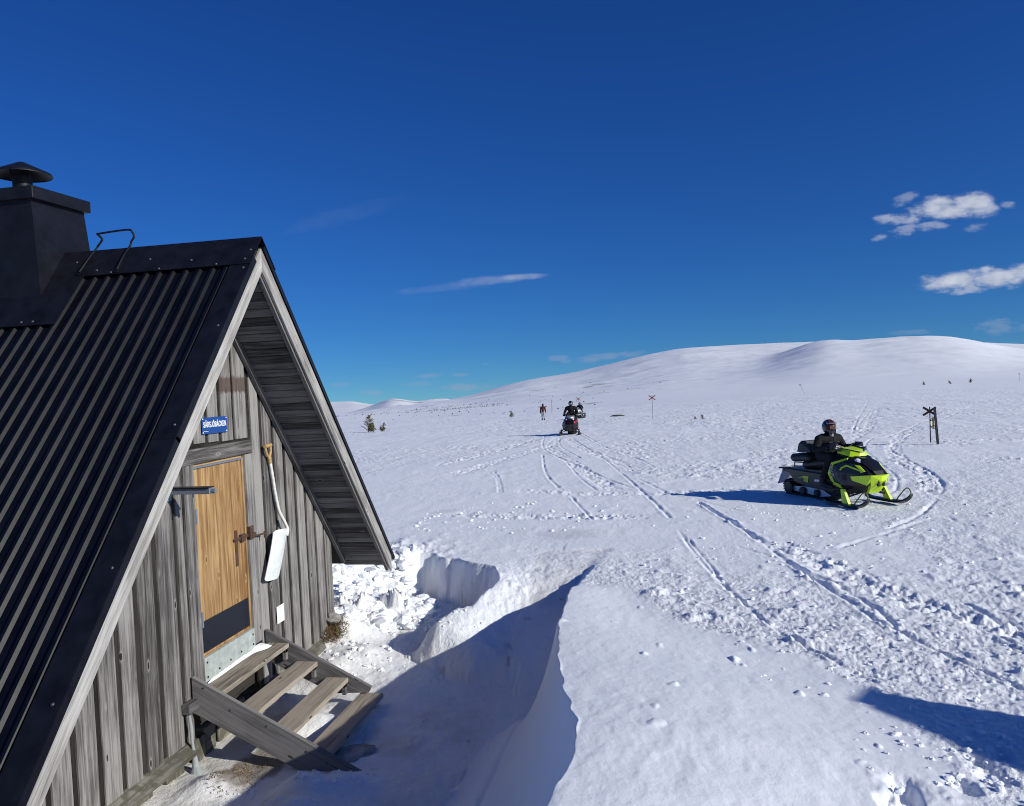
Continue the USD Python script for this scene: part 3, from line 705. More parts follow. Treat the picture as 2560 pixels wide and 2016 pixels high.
def hills_fn(x, y):
    a, d = polar(x, y)
    a0 = np.interp(a, PLAIN[:, 0], PLAIN[:, 1])
    warp = 1 + 0.10 * nz(x, y, 0.0011, 51, 3)
    eA = np.interp(a, SIL_A[:, 0], SIL_A[:, 1]); eB = np.interp(a, SIL_B[:, 0], SIL_B[:, 1], left=-0.05, right=-0.05)
    def rise(e, d0, d1):
        t = np.clip((d * warp - d0) / (d1 - d0), 0, 1.25)
        s = np.where(t < 1, 1 - (1 - np.minimum(t, 1)) ** 2 * (1 + 2 * t) * 0.5 - 0.5 * (1 - np.minimum(t, 1)) ** 1.5 * (1 - t), 1 - 0.8 * (t - 1))
        s = np.where(t < 1, 0.5 * t * t * (3 - 2 * t) + 0.5 * np.sin(t * math.pi / 2), s)
        return a0 + (e - a0) * s
    tA = rise(eA, 600, 3000); tB = rise(np.maximum(eB, a0 - 0.02), 600, 2050)
    t = 0.0030 * np.logaddexp(tA / 0.0030, tB / 0.0030) - 0.0026 + 0.0020 * ss(700, 1700, d) - 0.0012 * np.sin(np.pi * np.clip((d - 600) / 450, 0, 1)) * ss(0.02, 0.25, a)
    z = CAM[2] + d * t
    gul = nz(x, y, 0.0045, 52, 5); g2 = nz(x, y, 0.02, 54, 4)
    low = ss(600, 1100, d)
    z = z + low * (gul * 20 * ss(700, 1800, d) * ss(3000, 2300, d) + g2 * 3.5)
    z = np.where(d > 3000, z - (d - 3000) * 0.05, z)
    fb = meshkit.fbm(np.stack([x * 0.022, y * 0.022, np.full_like(x, 2.2)], -1), 5, 61) + 0.3 * (meshkit.fbm(np.stack([x * 0.003, y * 0.003, np.full_like(x, 1.1)], -1), 2, 63) - 0.5)
    bare = ss(0.70, 0.76, fb) * ss(2300, 1500, d) * ss(0.40, 0.05, a) * 0.55
    return z, bare


haz = np.linspace(-0.75, 0.75, 700)
hx, hy, (hz, hb), HF = fan(haz, np.concatenate([np.linspace(598, 1500, 110), np.linspace(1500, 3300, 130)[1:]]), hills_fn)
hz = np.where(np.hypot(hx - CAM[0], hy - CAM[1]) < 605, hz - 0.3, hz)
tag(sheet('hills', hx, hy, hz, HF, 'far_snow', {'dirt': hz * 0, 'chop': hz * 0, 'bare': hb}), 'long smooth snow covered fell behind the plain', kind='structure')


def peaks_fn(x, y):
    a, d = polar(x, y)
    e = np.interp(a, SIL_M[:, 0], SIL_M[:, 1])
    t = np.clip((d - 3300) / 2200, 0, 1.6)
    s = np.where(t < 1, 0.5 * t * t * (3 - 2 * t) + 0.5 * np.sin(np.minimum(t, 1) * math.pi / 2), 1 - 0.5 * (t - 1))
    z = CAM[2] + d * (-0.0415 + (e + 0.0415) * s)
    z = z + ss(3300, 4500, d) * (nz(x, y, 0.004, 71, 5) * 26 + nz(x, y, 0.02, 72, 3) * 5)
    fb = meshkit.fbm(np.stack([x * 0.012, y * 0.012, np.full_like(x, 2.2)], -1), 5, 73)
    return z, np.clip(ss(0.60, 0.70, fb) * 0.6 + 0.8 * ss(0.62, 0.68, fb) * ss(0.9, 1.0, t), 0, 1)


px_, py_, (pz, pb), PF = fan(np.linspace(-0.75, 0.12, 330), np.linspace(3250, 7000, 110), peaks_fn)
tag(sheet('mountains', px_, py_, pz, PF, 'far_snow', {'dirt': pz * 0, 'chop': pz * 0, 'bare': pb}), 'two low rocky snow peaks at the left end of the fell', kind='structure')


def range_fn(x, y):
    a, d = polar(x, y)
    t = np.clip((d - 12500) / 4500, 0, 1.5)
    top = np.interp(a, [-1, -0.2831, -0.2411, -0.2173, -0.1981, -0.1739, -0.1397, 0, 1], [-0.018, -0.0168, -0.0222, -0.0227, -0.0227, -0.0254, -0.0281, -0.035, -0.04])
    z = CAM[2] + d * (-0.0345 + (top + 0.0345) * (t * t * (3 - 2 * np.minimum(t, 1)))) + nz(x, y, 0.0012, 81, 4) * 40 * ss(0, .5, t) - np.where(t > 1, (t - 1) * 300, 0)
    return z, 0.08 + 0 * z


rx, ry, (rz, rb), RF = fan(np.linspace(-0.75, 0.1, 160), np.linspace(12300, 18500, 50), range_fn)
tag(sheet('distant_mountains', rx, ry, rz, RF, 'far_snow', {'dirt': rz * 0, 'chop': rz * 0, 'bare': rb}), 'pale snow range on the horizon', kind='structure')


def wood_fn(x, y):
    a, d = polar(x, y)
    return CAM[2] + d * (-0.0385 + 0.0045 * ss(7200, 11500, d)) + nz(x, y, 0.002, 91, 4) * 30 - 30, 0 * x


wx, wy, (wz, wb), WF = fan(np.linspace(-0.75, 0.1, 160), np.linspace(6900, 12600, 60), wood_fn)
tag(sheet('forest_plain', wx, wy, wz, WF, 'forest_haze_blue'), 'dark wooded lowland below the far range with blue distance haze painted into its colour', kind='structure')

# ---------------------------------------------------------------- the hut
H, T, OV = 3.768, 1.163, 0.663
CS = 1 / math.sqrt(1 + T * T); SN = T * CS
QE = 3.137 / CS
YB = 4.6
rng = random.Random(7)
hut = thing('mountain_hut', 'weathered grey timber A-frame hut with black corrugated metal roof, black chimney and wooden door', 'hut')
eX, eY, eZ = np.eye(3)


def sl(s, q, y, n):
    return (s * (q * CS + n * SN), y, H - q * SN + n * CS)


def slopebox(s, q0, q1, y0, y1, n0, n1):
    return hull([sl(s, q, y, n) for q in (q0, q1) for y in (y0, y1) for n in (n0, n1)])


def part(name, mesh, mat, parent=hut, M=None, **k):
    return obj(name, mesh, mat, parent, M, **k)


def upright(name, x0, x1, z0, z1, y0, y1, mat, parent=hut, slant=0.0, bev=0.004, lean=0.0, label=None):
    """Vertical board between x0..x1 from z0 to z1 (z1 at its middle); y0 is its face, y1 its back."""
    M = frame(((x0 + x1) / 2, (y0 + y1) / 2, z0), (lean, 0, 1), (1, 0, 0))
    return part(name, plank(z1 - z0, x1 - x0, y1 - y0, bev, 0, slant), mat, parent, M, label=label)


def rooftop(x, c=0.17):
    return H - T * abs(x) - c


# gable wall: wide boards nailed over narrower ones, dark grooves between them
gaps_l = [-2.6, -2.45, -2.215, -1.967, -1.71, -1.45, -1.21, -0.94, -0.644]
gaps_r = [0.735, 0.957, 1.21, 1.452, 1.682, 1.927, 2.15, 2.39, 2.60]
for a, b in list(zip(gaps_l[:-1], gaps_l[1:])) + list(zip(gaps_r[:-1], gaps_r[1:])):
    x0, x1 = a + 0.031 + rng.uniform(-.006, .006), b - 0.031 + rng.uniform(-.006, .006)
    if a == -2.6: x0 = -2.6
    if b == 2.60: x1 = 2.60
    xm = (x0 + x1) / 2
    zb = -0.66 + rng.uniform(-.012, .012)
    upright('wall_board', x0, x1, zb, rooftop(xm), -0.036 - rng.uniform(0, .004), -0.014, 'wall_wood', slant=-T if xm > 0 else T, lean=rng.uniform(-.002, .002))
upright('wall_board', -0.644 + .03, -0.52, -0.66, rooftop(-.58), -0.038, -0.014, 'wall_wood', slant=T)
for x in gaps_l[1:] + gaps_r[:-1]:
    upright('under_board', x - 0.075, x + 0.075, -0.655, rooftop(x, 0.2), -0.0215, 0.004, 'dark_wood', slant=-T if x > 0 else T)
for x0, x1, zb in ((-0.53, -0.325, 1.985), (-0.275, -0.10, 1.98), (-0.035, 0.135, 1.975), (0.19, 0.39, 1.965), (0.44, 0.675, 1.965)):
    xm = (x0 + x1) / 2
    upright('gable_board', x0, x1, zb, rooftop(xm), -0.042 - rng.uniform(0, .004), -0.0225, 'stained_wood' if x0 > 0.1 else 'wall_wood', slant=(-T if xm > 0.08 else T if xm < -0.08 else 0))
part('gable_backing', hull([(-0.7, -0.022, 1.9), (0.78, -0.022, 1.9), (-0.7, 0.01, 1.9), (0.78, 0.01, 1.9), (-0.7, -0.022, rooftop(.7, .2)), (0.78, -0.022, rooftop(.78, .2)), (-0.7, 0.01, rooftop(.7, .2)), (0.78, 0.01, rooftop(.78, .2)), (0, -0.022, H - .3), (0, 0.01, H - .3)]), 'dark_wood')
part('side_wall', box((2.56, 0.0, -0.66), (2.60, YB - .4, 0.62)), 'wall_wood', M=None)
part('side_wall', box((-2.60, 0.0, -0.66), (-2.56, YB - .4, 0.62)), 'wall_wood')
part('back_wall', hull([(s * 2.56, y, z) for s in (-1, 1) for y in (YB - .45, YB - .41) for z in (-.66, .6)] + [(0, YB - .45, H - .3), (0, YB - .41, H - .3)]), 'wall_wood')
# drip board and footing
for x0, x1 in ((-2.62, -0.62), (0.86, 2.62)):
    M = frame((x0, -0.075, -0.672), (1, 0, 0), (0, -0.88, -0.47))
    part('drip_board', plank(x1 - x0, 0.17, 0.028), 'mossy_wood', M=M)
for x in np.arange(-2.5, 2.6, 0.42):
    if -0.75 < x < -0.5: continue
    upright('footing_plank', x - 0.11, x + 0.10 + rng.uniform(0, .05), -1.15, -0.68, -0.03 + rng.uniform(0, .03), 0.02, 'mossy_wood')
for x in (2.48, 1.4, 0.3, -0.25, -1.4, -2.4):
    part('footing_post', box((x - 0.09, -0.02, -1.3), (x + 0.09, 0.16, -0.62), 0.015), 'mossy_wood')
part('floor_beam', box((-2.55, 0.03, -0.60), (2.55, 0.15, -0.02)), 'dark_wood')
# soffit boards, one by one
for s in (1, -1):
    q = 0.30; k = 0
    while q < QE - 0.14:
        w = 0.0965 + rng.uniform(-.004, .005)
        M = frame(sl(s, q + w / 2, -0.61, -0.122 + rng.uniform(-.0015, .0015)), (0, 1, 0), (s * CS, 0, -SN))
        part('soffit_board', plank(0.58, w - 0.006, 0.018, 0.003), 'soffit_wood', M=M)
        q += w
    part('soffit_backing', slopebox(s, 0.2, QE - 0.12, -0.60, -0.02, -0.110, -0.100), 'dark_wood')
    # rafters: one lying on the wall, one behind the bargeboard
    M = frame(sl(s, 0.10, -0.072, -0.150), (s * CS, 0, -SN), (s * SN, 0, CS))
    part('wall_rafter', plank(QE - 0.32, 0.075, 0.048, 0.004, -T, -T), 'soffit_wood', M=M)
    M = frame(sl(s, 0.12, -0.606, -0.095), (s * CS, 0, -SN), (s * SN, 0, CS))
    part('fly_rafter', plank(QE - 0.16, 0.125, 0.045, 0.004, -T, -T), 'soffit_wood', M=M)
    M = frame(sl(s, 0.070 * T, -OV + 0.015, -0.070), (s * CS, 0, -SN), (s * SN, 0, CS))
    part('bargeboard', plank(QE - 0.070 * T - 0.02, 0.140, 0.030, 0.005, -T, -T), 'pale_wood', M=M)
    # roof: deck, corrugated sheet, verge trim, ridge cap
    part('roof_deck', slopebox(s, 0.03, QE - 0.03, -0.625, YB, -0.09, 0.012), 'dark_wood')
    ys, ns = [-0.60], [0.030]
    y = -0.455
    while y < YB - 0.1:
        ys += [y, y + 0.016, y + 0.044, y + 0.060]; ns += [0.030, 0.054, 0.054, 0.030]; y += 0.1355
    ys.append(YB); ns.append(0.030)
    v = [sl(s, q, yy, nn) for q in (0.02, QE + 0.02) for yy, nn in zip(ys, ns)] + [sl(s, q, yy, 0.016) for q in (0.02, QE + 0.02) for yy in (ys[0], ys[-1])]
    n = len(ys); f = []
    for i in range(n - 1):
        f += [(i, i + 1, n + i + 1), (i, n + i + 1, n + i)]
    b = 2 * n
    f += [(b, b + 2, b + 3), (b, b + 3, b + 1)]
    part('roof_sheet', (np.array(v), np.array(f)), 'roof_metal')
    if s < 0:
        for q0, q1, e in ((0.02, 2.23, 0.0), (2.20, QE + 0.02, -0.003)):
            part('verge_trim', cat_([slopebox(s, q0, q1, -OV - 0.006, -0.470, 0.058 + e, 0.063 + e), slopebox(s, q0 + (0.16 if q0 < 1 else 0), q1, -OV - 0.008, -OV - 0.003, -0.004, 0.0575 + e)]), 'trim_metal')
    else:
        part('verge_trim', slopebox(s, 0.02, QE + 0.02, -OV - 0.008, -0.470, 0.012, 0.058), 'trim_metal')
    for y0, y1 in ((-OV - 0.012, 1.42), (2.27, YB)):
        part('ridge_cap', hull([sl(s, 0.285, y, n) for y in (y0, y1) for n in (0.066, 0.071)] + [(0, y, H + z) for y in (y0, y1) for z in (0.101, 0.109)]), 'trim_metal')
    for y, q in ((-0.62, .10), (-0.60, .22), (-0.05, .18), (0.40, .12), (0.92, .22), (1.2, .08), (-0.33, .265), (0.25, .265), (0.75, .265)):
        P = sl(s, q, y, 0.073)
        part('screw', lathe([(0.0001, .009), (.007, .008), (.0115, .004), (.013, 0)], 10), 'screw_metal', M=frame(P, (0, 1, 0), z=(s * SN, 0, CS)))
    for q in (0.33, 1.05, 2.1, 3.3, 4.2):
        part('screw', lathe([(0.0001, .009), (.007, .008), (.0115, .004), (.013, 0)], 10), 'screw_metal', M=frame(sl(s, q, -0.615, 0.063), (0, 1, 0), z=(s * SN, 0, CS)))
    for yy in (1.28, 1.40, 1.68):
        part('screw', lathe([(0.0001, .009), (.007, .008), (.0115, .004), (.013, 0)], 10), 'screw_metal', M=frame(sl(s, 0.86, yy, 0.071), (0, 1, 0), z=(s * SN, 0, CS)))
# chimney
ch = part('chimney', hull([(sx * 0.412, yy, 2.95) for sx in (-1, 1) for yy in (1.335, 2.345)] + [(sx * 0.345, yy, 4.36) for sx in (-1, 1) for yy in (1.455, 2.225)]), 'trim_metal')
obj('chimney_cap', box((-0.385, 1.398, 4.335), (0.385, 2.28, 4.452), 0.006), 'trim_metal', ch)
for s in (-1, 1):
    obj('flashing', slopebox(s, 0.28, 0.905, 1.03, 2.65, 0.064, 0.070), 'trim_metal', ch)
obj('flue', cat_([moved(lathe([(0.088, 0), (0.088, 0.20)], 28), frame((0, 1.84, 4.45), (1, 0, 0), (0, 1, 0)))]), 'trim_metal', ch, smooth=40)
obj('cowl', moved(lathe([(0.001, 0.128), (0.03, 0.122), (0.258, 0.012), (0.268, -0.004), (0.268, -0.012), (0.256, -0.002), (0.03, 0.105), (0.001, 0.11)], 40), frame((0, 1.84, 4.675), (1, 0, 0), (0, 1, 0))), 'trim_metal', ch, smooth=30)
obj('flue_band', moved(lathe([(0.089, 0), (0.093, 0.002), (0.093, 0.05), (0.089, 0.052)], 28), frame((0, 1.84, 4.475), (1, 0, 0), (0, 1, 0))), 'steel_pipe', ch, smooth=40)
for k in range(3):
    a = 2.1 * k + 0.4
    obj('cowl_strut', cyl((0.085 * math.cos(a), 1.84 + 0.085 * math.sin(a), 4.60), (0.10 * math.cos(a), 1.84 + 0.10 * math.sin(a), 4.745), 0.009), 'trim_metal', ch)
# step bow on the ridge
pts = [sl(-1, 0.24, 1.09, 0.085), sl(-1, 0.07, 1.066, 0.095), (-0.01, 1.058, 3.89), (0, 1.045, 3.915), (0, 1.0, 3.965), (0, 0.996, 3.985), (0, 1.035, 4.025), (0, 1.02, 4.035), (0, 0.72, 4.048), (0, 0.665, 4.02), (0, 0.650, 3.975), (0, 0.682, 3.93), (-0.01, 0.690, 3.89), sl(-1, 0.07, 0.69, 0.095), sl(-1, 0.24, 0.69, 0.085)]
part('step_bow', tube(curve(pts, 90), 0.010, 8), 'trim_metal', smooth=True)
for y in (1.10, 0.70):
    part('step_bow_foot', slopebox(-1, 0.13, 0.27, y - 0.02, y + 0.02, 0.072, 0.082), 'trim_metal')
# door
dr = UsdGeom.Xform.Define(stage, unique('/World/mountain_hut/door')).GetPrim()
dx0, dx1 = -0.340, 0.530
edges = np.linspace(dx0, dx1, 10)
for a, b in zip(edges[:-1], edges[1:]):
    upright('door_board', a + 0.0015, b - 0.0015, 0.02, 1.765, -0.026 - rng.uniform(0, .0015), -0.004, 'door_wood', dr, bev=0.003)
obj('kick_plate', box((dx0 + 0.004, -0.030, 0.047), (dx1 - 0.004, -0.0272, 0.338)), 'black_plate', dr)
obj('drip_strip', box((dx0, -0.045, 1.755), (dx1, -0.018, 1.775), 0.003), 'bracket_metal', dr)
for z in (1.25, 0.30):
    obj('hinge', cyl((dx0 + 0.004, -0.058, z), (dx0 + 0.004, -0.058, z + 0.14), 0.010), 'bracket_metal', dr, smooth=40)
lt = obj('latch', cat_([box((0.33, -0.036, 0.945), (0.375, -0.0275, 1.03), .002), box((0.30, -0.050, 0.955), (0.72, -0.038, 0.985), .003), box((0.42, -0.062, 0.93), (0.50, -0.034, 1.005), .003),
                        box((0.56, -0.078, 0.925), (0.63, -0.034, 1.06), .003), box((0.60, -0.085, 0.95), (0.66, -0.05, 0.985), .003), cyl((0.545, -0.075, 0.955), (0.80, -0.11, 0.945), 0.010), cyl((0.78, -0.112, 0.97), (0.78, -0.112, 0.90), 0.008)]), 'rust', dr)
obj('latch_plate', box((0.335, -0.031, 0.70), (0.385, -0.0275, 1.06)), 'rust', dr)
upright('door_post', 0.535, 0.562, -0.02, 1.80, -0.036, 0.0, 'door_wood', dr)
part('door_head', box((dx0 - .01, -0.036, 1.777), (0.562, 0.0, 1.80)), 'door_wood', dr)
M = frame((dx0, -0.020, 0.012), (1, 0, 0), (0, 0, 1)); obj('door_sill', plank(0.88, 0.022, 0.03), 'door_wood', dr, M)
upright('door_casing', -0.507, -0.350, -0.20, 1.80, -0.062, -0.016, 'wall_wood')
upright('door_casing', 0.566, 0.715, -0.16, 1.80, -0.062, -0.016, 'wall_wood')
M = frame((-0.56, -0.042, 1.870), (1, 0, 0.004), (0, 0, 1)); part('lintel', plank(1.262, 0.138, 0.050), 'wall_wood', M=M)
part('threshold_plate', cat_([box((-0.352, -0.066, -0.205), (0.556, -0.0605, 0.018), 0.002), box((-0.352, -0.064, 0.012), (0.556, -0.03, 0.018))]), 'zinc')
for x, z in ((-0.315, -0.03), (-0.315, -0.165), (-0.12, -0.155), (0.08, -0.145), (0.28, -0.135), (0.515, -0.04), (0.515, -0.14)):
    part('bolt', lathe([(.0001, .008), (.009, .006), (.011, 0)], 8), 'black_plate', M=frame((x, -0.066, z), (1, 0, 0), z=(0, -1, 0)))
part('stain', box((0.20, -0.0545, 2.46), (0.86, -0.0535, 2.62)), 'rust') if False else None
# pipe bracket by the door
br = thing('pipe_bracket', 'blue grey square metal arm jutting out of the hut wall beside the door head', 'bracket')
obj('arm', cat_([box((-0.775, -0.475, 1.590), (-0.715, -0.045, 1.640), .004)]), 'bracket_metal', br)
obj('arm_top', box((-0.790, -0.475, 1.6415), (-0.70, -0.045, 1.650)), 'black_plate', br)
obj('arm_end', cyl((-0.745, -0.475, 1.612), (-0.745, -0.515, 1.612), 0.020), 'bracket_metal', br, smooth=40)
obj('wall_plate', box((-0.81, -0.058, 1.53), (-0.69, -0.0525, 1.69)), 'bracket_metal', br)
obj('pin', cyl((-0.745, -0.30, 1.59), (-0.745, -0.30, 1.49), 0.006), 'bracket_metal', br)
# name sign
sg = thing('name_sign', 'small blue enamel sign with white lettering above the hut door', 'sign', frame((-0.172, -0.058, 2.062), (0.9995, 0, -0.012), (0.012, 0, 0.9995)))
SW, SH = 0.432, 0.155
obj('panel', box((0, 0, 0), (SW, SH, 0.003), 0.001), 'sign_blue', sg)
tx = meshkit.text_mesh('SÄRSJÖBÄCKEN', 0.040, 0.0012, bold=True)
tv = np.array(tx.vertices); w0 = tv[:, 0].max() - tv[:, 0].min(); tv[:, 0] = (tv[:, 0] - tv[:, 0].min()) / w0 * (SW - 0.04) + 0.02; tv[:, 1] = tv[:, 1] * 1.25 + 0.063; tv[:, 2] += 0.0032
obj('lettering', (tv, np.array(tx.faces)), 'white_paint', sg)
obj('small_print', cat_([box((0.024 + 0.009 * i, 0.022, 0.0032), (0.024 + 0.009 * i + 0.006, 0.027, 0.004)) for i in range(9)]), 'white_paint', sg)
for x in (0.014, SW - 0.014):
    for y in (0.014, SH - 0.014):
        obj('screw', moved(lathe([(.0001, .004), (.006, .003), (.0075, 0)], 10), frame((x, y, 0.003), (1, 0, 0), (0, 1, 0))), 'white_paint', sg)
# paper note
nt = thing('paper_note', 'small white punched paper pinned to the wall boards low beside the steps', 'note', frame((1.054, -0.056, -0.106), (1, 0, 0), (0, 0, 1)))
v, f = box((0, 0, 0), (0.165, 0.188, 0.0015)); obj('sheet', (v, f), 'paper', nt)
obj('punch_marks', cat_([box((0.146, 0.012 + 0.0105 * i, 0.0017), (0.150, 0.016 + 0.0105 * i, 0.0022)) for i in range(16)] + [box((0.012, 0.165, 0.0017), (0.14, 0.167, 0.0022))]), 'ink', nt)
# snow shovel hanging on the wall
sv = thing('snow_shovel', 'white snow shovel with yellow wooden grip hanging on the hut wall right of the door', 'shovel')
shaft = curve([(1.055, -0.075, 1.66), (1.085, -0.078, 1.50), (1.12, -0.082, 1.30), (1.165, -0.09, 1.12), (1.225, -0.120, 0.98), (1.250, -0.135, 0.90), (1.225, -0.135, 0.83)], 42)
obj('shaft', tube(shaft, 0.0175, 10), 'shaft_white', sv, smooth=True)
obj('ferrule', tube([(1.035, -0.074, 1.735), (1.055, -0.075, 1.655)], [0.021, 0.021], 12), 'grip_wood', sv, smooth=40)
obj('grip', cat_([tube([(0.955, -0.075, 1.842), (1.09, -0.073, 1.852)], 0.020, 12), tube(curve([(0.965, -0.075, 1.835), (0.985, -0.075, 1.77), (1.03, -0.074, 1.72)], 12), 0.014, 8), tube(curve([(1.08, -0.075, 1.84), (1.075, -0.075, 1.775), (1.038, -0.074, 1.72)], 12), 0.014, 8)]), 'grip_wood', sv, smooth=40)
bl = np.zeros((13, 19, 3))
for i, u in enumerate(np.linspace(0, 1, 13)):
    for j, w in enumerate(np.linspace(-1, 1, 19)):
        top = np.array([1.130, -0.138, 0.925]); bot = np.array([0.895, -0.100, 0.42])
        ax = (bot - top); nx = np.array([0.925, 0.0, -0.12]); nx = nx / np.linalg.norm(nx)
        cu = u - 0.055 * (abs(w) ** 5) * (u < 0.5) * (1 - 2 * u) + 0.05 * (abs(w) ** 6) * (u < .12)
        bl[i, j] = top + ax * (u + 0.05 * abs(w) ** 6 * (1 - 2 * u)) + nx * 0.156 * w + np.array([0, -1, 0.1]) * (0.035 * (1 - w * w) * (1 - 0.6 * u) - 0.02 * (1 - u) ** 3)
V = bl.reshape(-1, 3); idx = np.arange(13 * 19).reshape(13, 19); Q = np.stack([idx[:-1, :-1], idx[1:, :-1], idx[1:, 1:], idx[:-1, 1:]], -1).reshape(-1, 4)
V2 = V + np.array([0.003, 0.009, -0.002]); off = len(V)
tri = np.vstack([Q[:, [0, 1, 2]], Q[:, [0, 2, 3]], Q[:, [2, 1, 0]] + off, Q[:, [3, 2, 0]] + off])
rim = list(idx[0]) + list(idx[1:, -1]) + list(idx[-1, ::-1][1:]) + list(idx[::-1, 0][1:])
rt_ = []
for a, b in zip(rim[:-1], rim[1:]): rt_ += [(a, b, b + off), (a, b + off, a + off)]
obj('blade', (np.vstack([V, V2]), np.vstack([tri, np.array(rt_)])), 'shovel_white', sv, smooth=40)
for z in (0.62, 0.86):
    part('shovel_hook', cyl((1.2, -0.045, z), (1.2, -0.11, z), 0.008), 'rust', sv) if z > 0.8 else None

# ---------------------------------------------------------------- wooden steps
st = thing('wooden_steps', 'grey open wooden steps with four treads leading down from the hut door into trodden snow', 'steps')
SL = 0.51
def stringer(xc, y1, mat):
    z0 = -0.078
    poly = [(-0.005, z0), (y1, z0 - SL * y1), (y1 - 0.03, z0 - SL * y1 - 0.055), (y1 - 0.42, z0 - SL * y1 - 0.075), (0.06, -0.425), (-0.005, -0.40)]
    v, f = prism(poly, 0.045); v = np.stack([xc - 0.0225 + v[:, 2], -v[:, 0] - 0.065 + 0.0, v[:, 1]], 1)
    # board frame: grain along the slope
    d = np.array([0, -1, -SL]) / math.hypot(1, SL); M = frame((xc, -0.065, z0), d, z=(1, 0, 0)); Mi = np.linalg.inv(M)
    return moved((v, f[:, ::-1]), Mi), M
for xc, y1 in ((-0.535, 1.62), (0.80, 1.14)):
    m, M = stringer(xc, y1, 'stringer_wood'); obj('stringer', m, 'stringer_wood', st, M)
for k, (yf, zt, dp) in enumerate(((-0.325, -0.215, 0.235), (-0.635, -0.395, 0.235), (-0.965, -0.566, 0.24), (-1.318, -0.728, 0.25))):
    x0, x1 = (-0.51, 0.775) if k < 3 else (-0.51, 0.83)
    M = frame((x0, yf + dp / 2, zt - 0.024), (1, 0, 0.004 * (-1) ** k), (0, 1, 0.0))
    obj('tread', plank(x1 - x0, dp, 0.048, 0.006), 'step_wood', st, M)
    if k < 3:
        for x in (-0.49, 0.755):
            obj('cleat', box((x - 0.022, yf + 0.02, zt - 0.165), (x + 0.022, yf + 0.06, zt - 0.05), .003), 'stringer_wood', st)
            obj('cleat', box((x - 0.022, yf + 0.02, zt - 0.09), (x + 0.022, yf + 0.20, zt - 0.052), .003), 'stringer_wood', st)
obj('support_beam', box((-0.70, -0.12, -0.36), (1.0, -0.03, -0.27), .006), 'stringer_wood', st)
for x, y, z in ((-0.5575, -0.17, -0.17), (-0.5575, -0.42, -0.36), (-0.5575, -0.76, -0.49), (-0.5575, -1.12, -0.70)):
    obj('bolt', lathe([(.0001, .006), (.008, .005), (.010, 0)], 8), 'screw_metal', st, frame((x, y, z), (0, 1, 0), z=(-1, 0, 0)))

# snow lying on the tread and ice by the wall
def snow_strip():
    n, m = 64, 12; P = np.zeros((n, m, 3))
    for i, u in enumerate(np.linspace(0, 1, n)):
        x = -0.33 + 1.06 * u; wd = 0.012 + 0.022 * u + 0.085 * ss(0.72, 0.95, u) * ss(1.0, 0.97, u) + 0.012 * math.sin(9 * u)
        for j, v in enumerate(np.linspace(0, 1, m)):
            k = meshkit.fbm(np.array([[x * 14, v * 2.0, 3.3]]), 3, 5)[0]
            P[i, j] = (x, -0.068 - wd * v * (0.7 + 0.7 * k), -0.2145 + (0.014 + 0.030 * u) * (0.5 + k) * (1 - v ** 2.5) * min(1, 12 * u, 14 * (1 - u)) - 0.006 * v)
    idx = np.arange(n * m).reshape(n, m); Q = np.stack([idx[:-1, :-1], idx[:-1, 1:], idx[1:, 1:], idx[1:, :-1]], -1).reshape(-1, 4)
    return P.reshape(-1, 3), np.vstack([Q[:, [0, 2, 1]], Q[:, [0, 3, 2]]])
tag(obj('snow_strip', snow_strip(), 'snow_clod', smooth=True), 'thin strip of snow left on the top step against the threshold plate', 'snow')
tag(obj('icicle', flesh([[((-0.66, -0.085, -0.37), .012), ((-0.650, -0.09, -0.50), .017), ((-0.662, -0.10, -0.62), .013), ((-0.655, -0.11, -0.74), .020), ((-0.66, -0.12, -0.84), .034), ((-0.69, -0.15, -0.93), .08)], [((-0.68, -0.16, -0.95), .075), ((-0.86, -0.22, -0.965), .07), ((-1.1, -0.22, -0.96), .06)], [((-0.66, -0.2, -0.96), .06), ((-0.60, -0.32, -0.96), .05)]], 0.02, 3), 'ice', smooth=True), 'frozen drip of grey ice down the wall foot left of the steps', 'ice')

# grass, stones
def tuft(name, c, r, n, hgt, label, seed):
    q = random.Random(seed); vs, fs = [], []
    for i in range(n):
        a = q.uniform(0, 6.28); rr = r * math.sqrt(q.random()); x, y = c[0] + rr * math.cos(a), c[1] + rr * math.sin(a) * 0.7; z = gz(x, y) - 0.02 if c[2] is None else c[2]
        a2 = q.uniform(0, 6.28); le = hgt * q.uniform(.5, 1.2); d = np.array([math.cos(a2) * .8, math.sin(a2) * .8, q.uniform(.15, 1.0)]); w = np.array([-d[1], d[0], 0]) * 0.006
        p = np.array([x, y, z]); k = len(vs)
        m = p + d * le * 0.55; e = p + d * le + np.array([0, 0, -0.35 * le])
        vs += [p - w, p + w, m - w * .7, m + w * .7, e]; fs += [(k, k + 1, k + 3), (k, k + 3, k + 2), (k + 2, k + 3, k + 4)]
    return tag(obj(name, (np.array(vs), np.array(fs)), 'straw'), label, 'grass', kind='stuff')
tuft('dry_grass', (2.30, -0.17, None), 0.17, 620, 0.16, 'dry straw coloured grass at the hut corner', 3)
tuft('dry_grass', (-0.80, -0.60, None), 0.30, 320, 0.085, 'flattened brown grass showing under the steps', 4)
sl_v, sl_f = ball((0, 0, 0), 1.0, 3)
sl_v = sl_v * np.array([0.29, 0.15, 0.035]) * (1 + 0.8 * (meshkit.fbm(sl_v * 1.6 + 5, 3, 3)[:, None] - .5))
tag(obj('flat_stone', (sl_v, sl_f), 'stone', M=frame((-0.29, -1.33, gz(-0.29, -1.33) + 0.012), (0.55, -0.83, 0), (0.83, 0.55, 0.05)), smooth=True), 'flat bare grey stone in the trodden snow in front of the steps', 'stone')
sc_v = np.array(sl_v); sc_v = sc_v / np.array([0.29, 0.15, 0.035]) * np.array([0.10, 0.09, 0.07])
